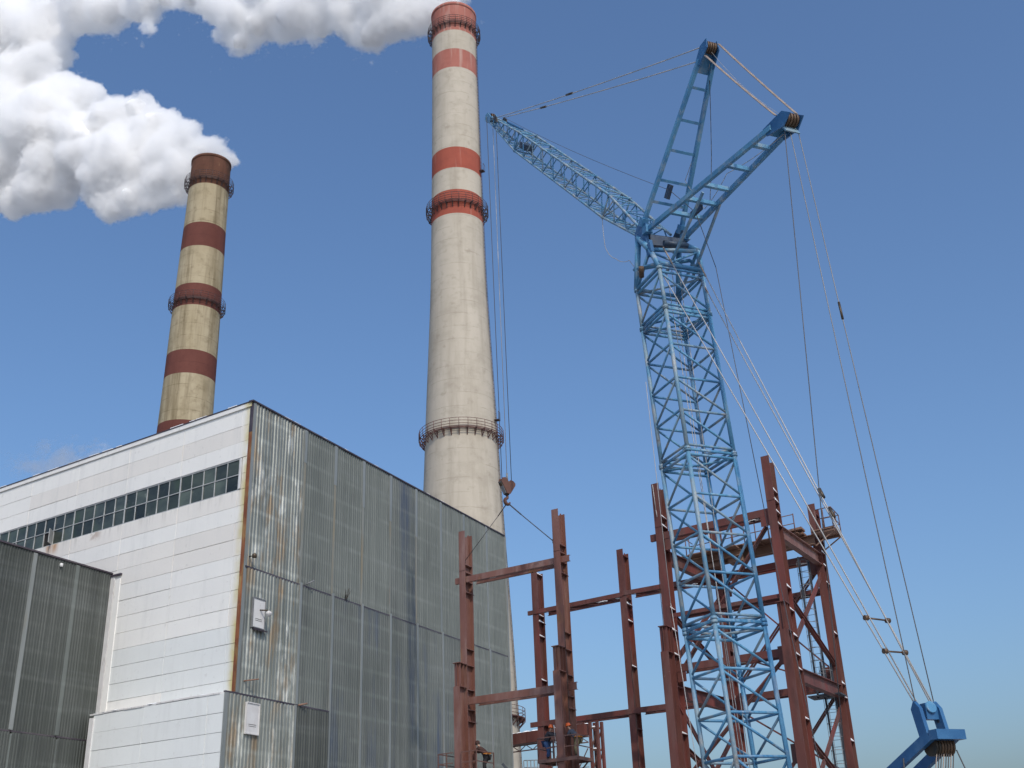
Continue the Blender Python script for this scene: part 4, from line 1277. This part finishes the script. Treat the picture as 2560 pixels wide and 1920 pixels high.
MB().poly([hb0 - hx * .04, hb0.lerp(e1, .22)], .034, 6).poly([hb0.lerp(e1, .22), e1], .022, 6).build('sling_leg', ROPED, sl_)
MB().poly([hb0 + hx * .05, hb0.lerp(e2, .3)], .04, 6).poly([hb0.lerp(e2, .3), e2], .028, 6).build('sling_leg', ROPED, sl_)
for e_ in (e1, e2):
    MB().tube(e_ + Z * .12, e_ - Z * .12, .06, 8).build('shackle', GREASE, sl_)

# ---------------------------------------------------------------- work cradles
def cradle(P, z, x0, x1, y0, y1, label, rails):
    t = thing('work_cradle', label, 'work cradle', P + Z * z, 'work cradles hung on the columns')
    def q(x_, y_, zz): return P + fa * x_ + fb * y_ + Z * (z + zz)
    fr = MB()
    for a_, b_ in (((x0, y0), (x1, y0)), ((x0, y1), (x1, y1)), ((x0, y0), (x0, y1)), ((x1, y0), (x1, y1)), ((x0, (y0 + y1) / 2), (-.05, (y0 + y1) / 2))):
        fr.bar(q(*a_, -.1), q(*b_, -.1), .09, .17)
    fr.build('floor_frame', RAILS, t)
    MB().box(q((x0 - .12) / 2, (y0 + y1) / 2, -.02), FX, (abs(x0 + .1) / 2 - .02, (y1 - y0) / 2, .02)).build('floor_board', TAN, t)
    MB().box(q((x1 + .62) / 2, (y0 + y1) / 2, -.02), FX, ((x1 - .5) / 2 - .06, (y1 - y0) / 2, .02)).build('floor_board', TAN, t)
    for (x_, y_) in rails:
        MB().bar(q(x_, y_, -.1), q(x_, y_, 1.12), .05, .05, fa).build('rail_post', RAILS, t)
    for zz in (1.1, .55):
        rr = MB()
        rr.bar(q(x0, y0, zz), q(-.06, y0, zz), .04, .05); rr.bar(q(x0, y0, zz), q(x0, y1, zz), .04, .05)
        rr.bar(q(.52, y0, zz - .02), q(x1 - .02, y0, zz - .02), .04, .05); rr.bar(q(x1, y0, zz - .02), q(x1, y1, zz - .02), .04, .05)
        rr.build('guard_rail', RAILS, t)
    for x_ in (x0 + .3, x1 - .3):
        MB().bar(q(x_, y1, -.15), q(.2, y1, -.9), .06, .06).build('knee_brace', RAILS, t)
    return t
cradle(P2, 8.22, -1.15, 1.35, -.95, .9, 'brown steel work cradle around the right column, two men in it', [(-1.15, -.95), (-.12, -.95), (.55, -.95), (1.35, -.95), (-1.15, .9), (1.35, .9)])
cradle(P1, 8.0, -1.1, 1.6, -.95, 1.0, 'brown steel work cradle around the left column, one man in it', [(-1.1, -.95), (-.5, -.95), (.55, -.95), (1.6, -.95), (-1.1, 1.0), (1.6, 1.0), (1.1, -.95)])
# thin rope dropping past the cradle
tail = MB().poly([P2 - fb * .9 + fa * -.06 + Z * 9.9, P2 - fb * .92 + fa * -.02 + Z * 8.9, P2 - fb * .9 + fa * -.03 + Z * 3], .014, 5)
tag(tail.build('tag_rope', ROPE), 'thin pale rope hanging down beside the two men', 'rope')

# ---------------------------------------------------------------- workers
SKIN = M('skin', (.42, .25, .18), (.46, .28, .20), (8, 8, 8), rough=.6)
def skin_mesh(name, verts, edges, radii, mat, parent, sub=2, rootv=0):
    me = bpy.data.meshes.new(name); me.from_pydata([tuple(v) for v in verts], edges, []); me.update()
    o = bpy.data.objects.new(name, me); COL.objects.link(o)
    sk = o.modifiers.new('skin', 'SKIN'); sk.use_smooth_shade = True; sk.branch_smoothing = .3
    layer = me.skin_vertices[0].data if me.skin_vertices else None
    if layer is None:
        bm = bmesh.new(); bm.from_mesh(me); bm.verts.layers.skin.verify(); bm.to_mesh(me); bm.free()
        layer = me.skin_vertices[0].data
    for i, r_ in enumerate(radii):
        layer[i].radius = (r_, r_) if not isinstance(r_, tuple) else r_
        layer[i].use_root = (i == rootv)
    sb = o.modifiers.new('sub', 'SUBSURF'); sb.levels = sub; sb.render_levels = sub
    dg = bpy.context.evaluated_depsgraph_get()
    me2 = bpy.data.meshes.new_from_object(o.evaluated_get(dg))
    o.modifiers.clear(); o.data = me2; bpy.data.meshes.remove(me)
    me2.materials.clear(); me2.materials.append(mat)
    me2.polygons.foreach_set('use_smooth', [True] * len(me2.polygons))
    me2.name = name
    link(o, parent)
    return o
def worker(label, foot, face, lean, armtgt, jacket, trousers, helmet, belt, hood=False):
    """foot: ground point; face: unit horizontal heading; lean: forward offset of the shoulders; armtgt: two hand points"""
    t = thing('person', label, 'person', foot)
    rt_ = Vector((face.y, -face.x, 0))
    o = Vector(foot)
    def q(f, r_, z): return o + face * f + rt_ * r_ + Z * z
    pel = q(-.05 - .25 * lean, 0, .93); ch = q(.05 + .32 * lean, 0, 1.28 - .06 * lean); nk = q(.10 + .52 * lean, 0, 1.47 - .12 * lean); hdp = q(.16 + .62 * lean, 0, 1.62 - .15 * lean)
    V = [pel, ch, nk, hdp, hdp + Z * .09]
    E_ = [(0, 1), (1, 2), (2, 3), (3, 4)]
    rad = [.13, .15, .062, .085, .07]
    jv, je, jr = [pel + Z * .02, pel.lerp(ch, .5), ch, ch.lerp(nk, .75)], [(0, 1), (1, 2), (2, 3)], [.20, .20, .225, .14]
    tv, te, tr_ = [pel + Z * .03], [], [.20]
    hands = []
    for k, s in enumerate((-1, 1)):
        sh_ = ch.lerp(nk, .6) + rt_ * .19 * s
        tgt = Vector(armtgt[k])
        mid_ = (sh_ + tgt) / 2 - Z * .09 + rt_ * .07 * s
        dv = tgt - sh_
        if dv.length > .58: tgt = sh_ + dv.normalized() * .58; mid_ = (sh_ + tgt) / 2 - Z * .05 + rt_ * .05 * s
        i0 = len(V); V += [sh_, mid_, tgt]; E_ += [(1, i0), (i0, i0 + 1), (i0 + 1, i0 + 2)]; rad += [.06, .05, .036]
        j0 = len(jv); jv += [sh_, mid_, mid_.lerp(tgt, .85)]; je += [(2, j0), (j0, j0 + 1), (j0 + 1, j0 + 2)]; jr += [.115, .095, .07]
        hands.append((mid_, tgt, s))
        hip = pel + rt_ * .10 * s - Z * .06; kn = q(.03 + (.06 if k else -.02), .13 * s, .49); an = q(-.03 + (.08 if k else -.06), .15 * s, .09); toe = an + face * .19 - Z * .05
        i0 = len(V); V += [hip, kn, an, toe]; E_ += [(0, i0), (i0, i0 + 1), (i0 + 1, i0 + 2), (i0 + 2, i0 + 3)]; rad += [.09, .062, .045, .04]
        j0 = len(tv); tv += [hip, kn, an + Z * .03]; te += [(0, j0), (j0, j0 + 1), (j0 + 1, j0 + 2)]; tr_ += [.155, .115, .095]
        bt = MB(); 
        skin_mesh('boot', [an + Z * .08, an - Z * .02, toe], [(0, 1), (1, 2)], [.06, .062, .05], BOOT, t, 1)
    # fingers: a thumb and four fingers curled from each palm
    for mid_, tgt, s in hands:
        fd = (tgt - mid_).normalized(); sd = fd.cross(Z).normalized(); dn = sd.cross(fd)
        for i in range(4):
            b0 = tgt + sd * (.028 - .019 * i) * s + fd * .05
            L1 = (.040, .045, .042, .032)[i]
            i0 = len(V); V += [b0, b0 + fd * L1, b0 + fd * (L1 * 1.5) + dn * -.028]
            E_ += [(len(V) - 3 - 0, i0 + 1)] if False else [(i0, i0 + 1), (i0 + 1, i0 + 2)]
            rad += [.0105, .0095, .008]
            E_.append((V.index(tgt), i0))
        i0 = len(V); V += [tgt + sd * .04 * s + fd * .015, tgt + sd * .052 * s + fd * .05]; E_ += [(V.index(tgt), i0), (i0, i0 + 1)]; rad += [.013, .010]
    skin_mesh('body', V, E_, rad, SKIN, t, 1)
    skin_mesh('jacket', jv, je, jr, jacket, t, 2)
    skin_mesh('trousers', tv, te, tr_, trousers, t, 2)
    # face bits
    fdir = (face * .9 - Z * .25 * (1 + lean)).normalized()
    hcn = hdp + Z * .05
    fc = MB().lathe([(0, -.02), (.02, 0), (0, .02)], 6, hcn + fdir * .10 - Z * .02)
    fc.build('nose', SKIN, t)
    for s in (-1, 1):
        MB().lathe([(0, -.012), (.012, 0), (0, .012)], 6, hcn + fdir * .082 + rt_ * .034 * s + Z * .015).build('eye', GREASE, t)
        MB().lathe([(0, -.03), (.015, 0), (0, .03)], 6, hcn + rt_ * .088 * s - Z * .01).build('ear', SKIN, t)
    hm = MB()
    axz = (Z + face * .35 * (.4 + lean)).normalized(); axx = rt_; axy = axz.cross(axx)
    n = 16; prof = [(.168, -.03), (.14, -.02), (.138, .05), (.115, .11), (.065, .15), (0, .16)]
    vs = []
    for r_, zz in prof:
        for i in range(n):
            th = 2 * math.pi * i / n
            vs.append(hcn + axz * (zz + .03) + (axx * math.cos(th) + axy * math.sin(th)) * r_)
    hm.add(vs, [(k * n + i, k * n + (i + 1) % n, (k + 1) * n + (i + 1) % n, (k + 1) * n + i) for k in range(len(prof) - 1) for i in range(n)], True)
    hm.build('hood' if hood else 'helmet', helmet, t)
    if belt:
        bl = MB()
        ring_ = [pel + Z * .10 + (face * math.cos(2 * math.pi * i / 14) * .215 + rt_ * math.sin(2 * math.pi * i / 14) * .225) for i in range(15)]
        bl.poly(ring_, .028, 6)
        bl.build('belt', belt, t)
    return t
BOOT = M('boot_leather', (.02, .018, .016), (.035, .03, .025), (9, 9, 9), rough=.6)
ORANGE = M('orange_plastic', (.72, .13, .03), (.78, .16, .04), (6, 6, 6), rough=.4)
ORB = M('orange_webbing', (.62, .22, .03), (.70, .26, .04), (6, 6, 6), rough=.8)
DARKJ = M('dark_jacket_cloth', (.022, .022, .028), (.045, .045, .055), (7, 7, 7), rough=.9)
GREYJ = M('grey_jacket_cloth', (.055, .065, .085), (.085, .095, .12), (7, 7, 7), rough=.9)
BROWNJ = M('brown_jacket_cloth', (.045, .022, .018), (.075, .038, .03), (7, 7, 7), rough=.9)
JEANS = M('blue_jeans', (.02, .05, .13), (.035, .08, .19), (7, 7, 7), rough=.9)
KHAKI = M('khaki_cloth', (.13, .11, .065), (.18, .15, .09), (6, 6, 6), rough=.9)
BLACKT = M('black_trousers', (.014, .014, .016), (.03, .028, .03), (7, 7, 7), rough=.9)
fz = 8.22
wpos1 = P2 + fa * -.80 + fb * -.40 + Z * fz
worker('person in orange helmet, dark jacket and blue jeans, left of the column', wpos1, (fa * .95 + fb * .25).normalized(), .12,
       [P2 - fa * .1 + fb * -.1 + Z * (fz + 1.35), P2 - fa * .1 + fb * -.4 + Z * (fz + 1.25)], DARKJ, JEANS, ORANGE, None)
wpos2 = P2 + fa * .95 + fb * -.30 + Z * fz
worker('person in orange helmet, grey jacket and khaki trousers, leaning on the column', wpos2, (fa * -.9 - fb * .2).normalized(), .36,
       [P2 + fa * .5 - fb * .35 + Z * (fz + 1.15), P2 + fa * .5 - fb * .1 + Z * (fz + 1.2)], GREYJ, KHAKI, ORANGE, ORB)
wpos3 = P1 + fa * 1.25 + fb * .55 + Z * 8.0
worker('person in brown jacket with orange belt, bent beside the left column', wpos3, (fa * -.92 - fb * .3).normalized(), .38,
       [P1 + fa * .55 + fb * .5 + Z * 9.15, P1 + fa * .55 + fb * .75 + Z * 9.2], BROWNJ, BLACKT, BROWNJ, ORB, True)

# ---------------------------------------------------------------- steam
LEFT = [[-49.2,166.0,123.6,1.7],[-50.2,166.0,124.2,1.9],[-51.7,166.0,124.5,2.0],[-53.3,166.5,126.8,2.2],[-51.7,166.0,126.1,2.1],[-54.6,166.9,126.6,2.9],[-57.8,167.8,129.8,3.4],[-61.7,169.0,134.1,3.5],[-64.8,169.9,135.6,3.8],[-69.1,171.2,138.8,4.1],[-72.8,172.3,139.2,3.9],[-75.9,173.3,137.3,5.0],[-66.7,170.5,131.5,4.9],[-61.9,169.1,127.6,4.3],[-58.6,168.1,122.9,3.9],[-62.8,169.3,122.3,4.5],[-67.6,170.8,125.9,5.3],[-72.3,172.2,128.1,6.0],[-58.7,168.1,118.9,2.6],[-63.9,169.7,118.6,2.3],[-68.3,171.0,119.7,3.2],[-72.4,172.2,119.1,3.1],[-74.8,172.9,123.8,4.1],[-79.1,174.2,133.2,6.9],[-84.7,175.9,139.7,7.0],[-82.4,175.2,146.2,4.8],[-80.2,174.6,146.1,3.1],[-85.2,176.1,149.8,3.4],[-87.9,176.9,145.9,5.7],[-91.1,177.8,139.8,7.3],[-86.6,176.5,131.8,6.4],[-82.9,175.4,127.6,3.3],[-89.1,177.2,127.4,4.7],[-93.8,178.7,127.0,4.1],[-96.0,179.3,136.1,7.1],[-98.9,180.2,147.2,7.3],[-96.8,179.5,154.0,6.8],[-92.1,178.1,156.2,5.2],[-89.3,177.3,159.7,3.5],[-89.0,177.2,164.5,3.0],[-95.1,179.0,164.6,6.6],[-101.6,181.0,168.6,7.6],[-102.2,181.2,176.6,6.2],[-92.7,178.3,170.8,5.1],[-85.3,176.1,169.0,3.5],[-82.4,175.2,167.4,2.4],[-103.2,181.4,134.5,8.5],[-106.1,182.3,149.3,8.8],[-108.9,183.2,165.1,9.0],[-109.3,183.3,176.9,7.7]]
TOP = [[-5.6,137.8,128.8,1.3],[-7.7,137.3,130.6,2.3],[-10.2,138.4,130.8,2.6],[-11.8,139.1,129.5,2.0],[-13.2,139.7,133.1,3.8],[-15.9,140.9,131.8,3.3],[-18.7,142.2,132.2,3.3],[-21.0,143.3,131.2,3.0],[-22.4,143.9,129.7,1.4],[-18.7,142.2,136.6,4.7],[-24.4,144.8,135.8,3.4],[-25.9,145.5,139.9,4.1],[-30.2,147.4,137.6,3.0],[-31.6,148.0,134.8,1.2],[-33.3,148.8,140.9,4.2],[-36.4,150.2,141.3,3.4],[-38.9,151.3,144.2,4.2],[-42.7,153.0,142.5,2.8],[-45.6,154.3,140.1,2.1],[-47.2,155.0,139.0,0.8],[-43.6,153.4,139.8,1.8],[-46.1,154.5,145.9,4.3],[-49.7,156.1,150.3,3.6],[-52.3,157.3,152.5,2.9],[-56.9,159.4,156.7,3.0],[-62.3,161.8,158.3,2.3],[-66.7,163.8,158.4,3.0],[-65.9,163.5,153.0,1.3],[-69.4,165.0,158.6,2.3],[-73.5,166.9,162.6,3.5],[-77.2,168.5,162.3,4.0],[-82.3,170.9,165.7,4.8],[-9.1,137.9,138.0,5.2],[-16.0,141.0,142.3,6.0],[-26.8,145.9,146.7,5.5],[-38.6,151.2,152.5,5.7],[-51.2,156.9,158.8,5.3],[-64.9,163.0,165.6,5.5],[-79.7,169.7,172.9,5.7]]
def puff_hull(puffs, grow, extra, voxel, disp, seed, name, small=.35):
    rnd = random.Random(seed)
    bm = bmesh.new()
    def ball(c, r_):
        bmesh.ops.create_icosphere(bm, subdivisions=2, radius=r_, matrix=Matrix.Translation(c))
    for x_, y_, z_, r_ in puffs:
        c = Vector((x_, y_ + rnd.uniform(-.25, .25) * r_, z_))
        ball(c, max(.3, r_ * (grow + .0) + extra))
        for k in range(7):
            d = Vector((rnd.gauss(0, 1), rnd.gauss(0, 1), rnd.gauss(0, 1))).normalized()
            rr = r_ * rnd.uniform(small * .6, small * 1.25)
            ball(c + d * (r_ * grow - rr * .35), max(.25, rr + extra))
    me = bpy.data.meshes.new(name); bm.to_mesh(me); bm.free()
    o = bpy.data.objects.new(name, me); COL.objects.link(o)
    rm = o.modifiers.new('r', 'REMESH'); rm.mode = 'VOXEL'; rm.voxel_size = voxel
    dg = bpy.context.evaluated_depsgraph_get()
    me2 = bpy.data.meshes.new_from_object(o.evaluated_get(dg))
    o.modifiers.clear(); o.data = me2; bpy.data.meshes.remove(me)
    n = len(me2.vertices)
    co = np.empty(n * 3); me2.vertices.foreach_get('co', co); co = co.reshape(-1, 3)
    no = np.empty(n * 3); me2.vertices.foreach_get('normal', no); no = no.reshape(-1, 3)
    if disp:
        d = np.zeros(n)
        for i in range(n):
            p = Vector(co[i])
            s = 0
            for sc, am in disp:
                dist, _ = noise.voronoi(p / sc)
                s += am * (.55 - dist[0])
            d[i] = s
        co = co + no * d[:, None]
        me2.vertices.foreach_set('co', co.ravel())
    me2.polygons.foreach_set('use_smooth', [True] * len(me2.polygons))
    me2.update(); me2.name = name
    return o
STEAM, nt, b = newmat('steam_white')
b.inputs['Base Color'].default_value = (.74, .74, .74, 1); b.inputs['Roughness'].default_value = 1
b.inputs['Specular IOR Level'].default_value = 0
b.inputs['Subsurface Weight'].default_value = 1.0
b.inputs['Subsurface Radius'].default_value = (1, 1, 1)
b.inputs['Subsurface Scale'].default_value = 2.2
def steam_vol(name, dens, sc, lo, hi, a=1.3, b1=1.5, b2=.7, fine=4.0):
    """vapour: thick inside the hull, torn away by noise towards its skin"""
    mt = bpy.data.materials.new(name); mt.use_nodes = True
    nt = mt.node_tree; nt.nodes.clear()
    out = N(nt, 'ShaderNodeOutputMaterial'); pv = N(nt, 'ShaderNodeVolumePrincipled')
    pv.inputs['Color'].default_value = (.997, .997, .997, 1); pv.inputs['Anisotropy'].default_value = 0
    pv.inputs['Density Attribute'].default_value = ''
    at_ = N(nt, 'ShaderNodeAttribute', attribute_name='density')
    def mad(x_, k, add):
        n_ = N(nt, 'ShaderNodeMath', operation='MULTIPLY_ADD'); n_.inputs[1].default_value = k
        nt.links.new(x_, n_.inputs[0])
        if isinstance(add, float): n_.inputs[2].default_value = add
        else: nt.links.new(add, n_.inputs[2])
        return n_.outputs[0]
    v = mad(at_.outputs['Fac'], a, -.5 * (b1 + b2))
    v = mad(noise_fac(nt, (sc, sc, sc), 3, .2, .8, .55), b1, v)
    v = mad(noise_fac(nt, (sc * fine, sc * fine, sc * fine), 4, .2, .8, .55), b2, v)
    mr = N(nt, 'ShaderNodeMapRange', interpolation_type='SMOOTHSTEP')
    mr.inputs['From Min'].default_value = lo; mr.inputs['From Max'].default_value = hi
    nt.links.new(v, mr.inputs['Value'])
    nt.links.new(mul(nt, mr.outputs[0], dens), pv.inputs['Density'])
    nt.links.new(pv.outputs[0], out.inputs['Volume'])
    return mt
def to_fog(o, mat, voxel, band):
    ng = bpy.data.node_groups.new('fog', 'GeometryNodeTree')
    ng.interface.new_socket('Geometry', in_out='INPUT', socket_type='NodeSocketGeometry')
    ng.interface.new_socket('Geometry', in_out='OUTPUT', socket_type='NodeSocketGeometry')
    gi = ng.nodes.new('NodeGroupInput'); go_ = ng.nodes.new('NodeGroupOutput')
    mv = ng.nodes.new('GeometryNodeMeshToVolume'); mv.resolution_mode = 'VOXEL_SIZE'
    mv.inputs['Density'].default_value = 1; mv.inputs['Voxel Size'].default_value = voxel; mv.inputs['Interior Band Width'].default_value = band
    sm = ng.nodes.new('GeometryNodeSetMaterial'); sm.inputs['Material'].default_value = mat
    ng.links.new(gi.outputs[0], mv.inputs['Mesh']); ng.links.new(mv.outputs[0], sm.inputs[0]); ng.links.new(sm.outputs[0], go_.inputs[0])
    md = o.modifiers.new('fog', 'NODES'); md.node_group = ng
    o.data.materials.append(mat)
sA = puff_hull([p for p in LEFT if p[3] > 2.5], .5, -.3, .6, [], 3, 'steam_plume')
sA.data.materials.append(STEAM)
tag(sA, 'dense white steam plume drifting left from the sooty left chimney', 'steam')
WINV[sA.name] = Matrix()
hA = puff_hull(LEFT, 1.08, .8, .55, [], 3, 'steam_edge')
to_fog(hA, steam_vol('steam_vapour', .9, .24, .62, 1.2, 2.1, 1.35, .75), .45, 2.6); hA.parent = sA; tag(hA, kind='stuff')
sB = puff_hull([p for p in TOP if p[3] > 2.0], .52, .05, .5, [], 5, 'steam_plume')
sB.data.materials.append(STEAM)
tag(sB, 'thin ragged steam plume along the top edge from the tall pale chimney', 'steam')
hB = puff_hull(TOP, 1.12, .9, .55, [], 6, 'steam_edge')
to_fog(hB, steam_vol('steam_vapour_thin', .7, .26, .56, 1.2, 1.95, 1.45, .8), .4, 2.4); hB.parent = sB; tag(hB, kind='stuff')

WISP = [[-102.9, 238.8, 97.9, 1.7], [-103.3, 238.6, 96.6, 1.9], [-103.9, 238.5, 95.4, 2.2], [-106.0, 237.4, 94.1, 1.6], [-101.6, 239.2, 94.6, 2.0], [-107.8, 236.8, 93.0, 1.8], [-99.0, 240.0, 94.9, 1.8], [-109.5, 236.0, 93.6, 1.5], [-96.5, 241.0, 96.5, 2.0]]
wi = puff_hull(WISP, 1.3, .4, .7, [(2.4, .5)], 9, 'steam_wisp')
to_fog(wi, steam_vol('faint_vapour', .17, .30, .1, .8), .6, 2.0)
tag(wi, 'faint pale wisp of steam low over the roof edge', 'steam', kind='stuff')
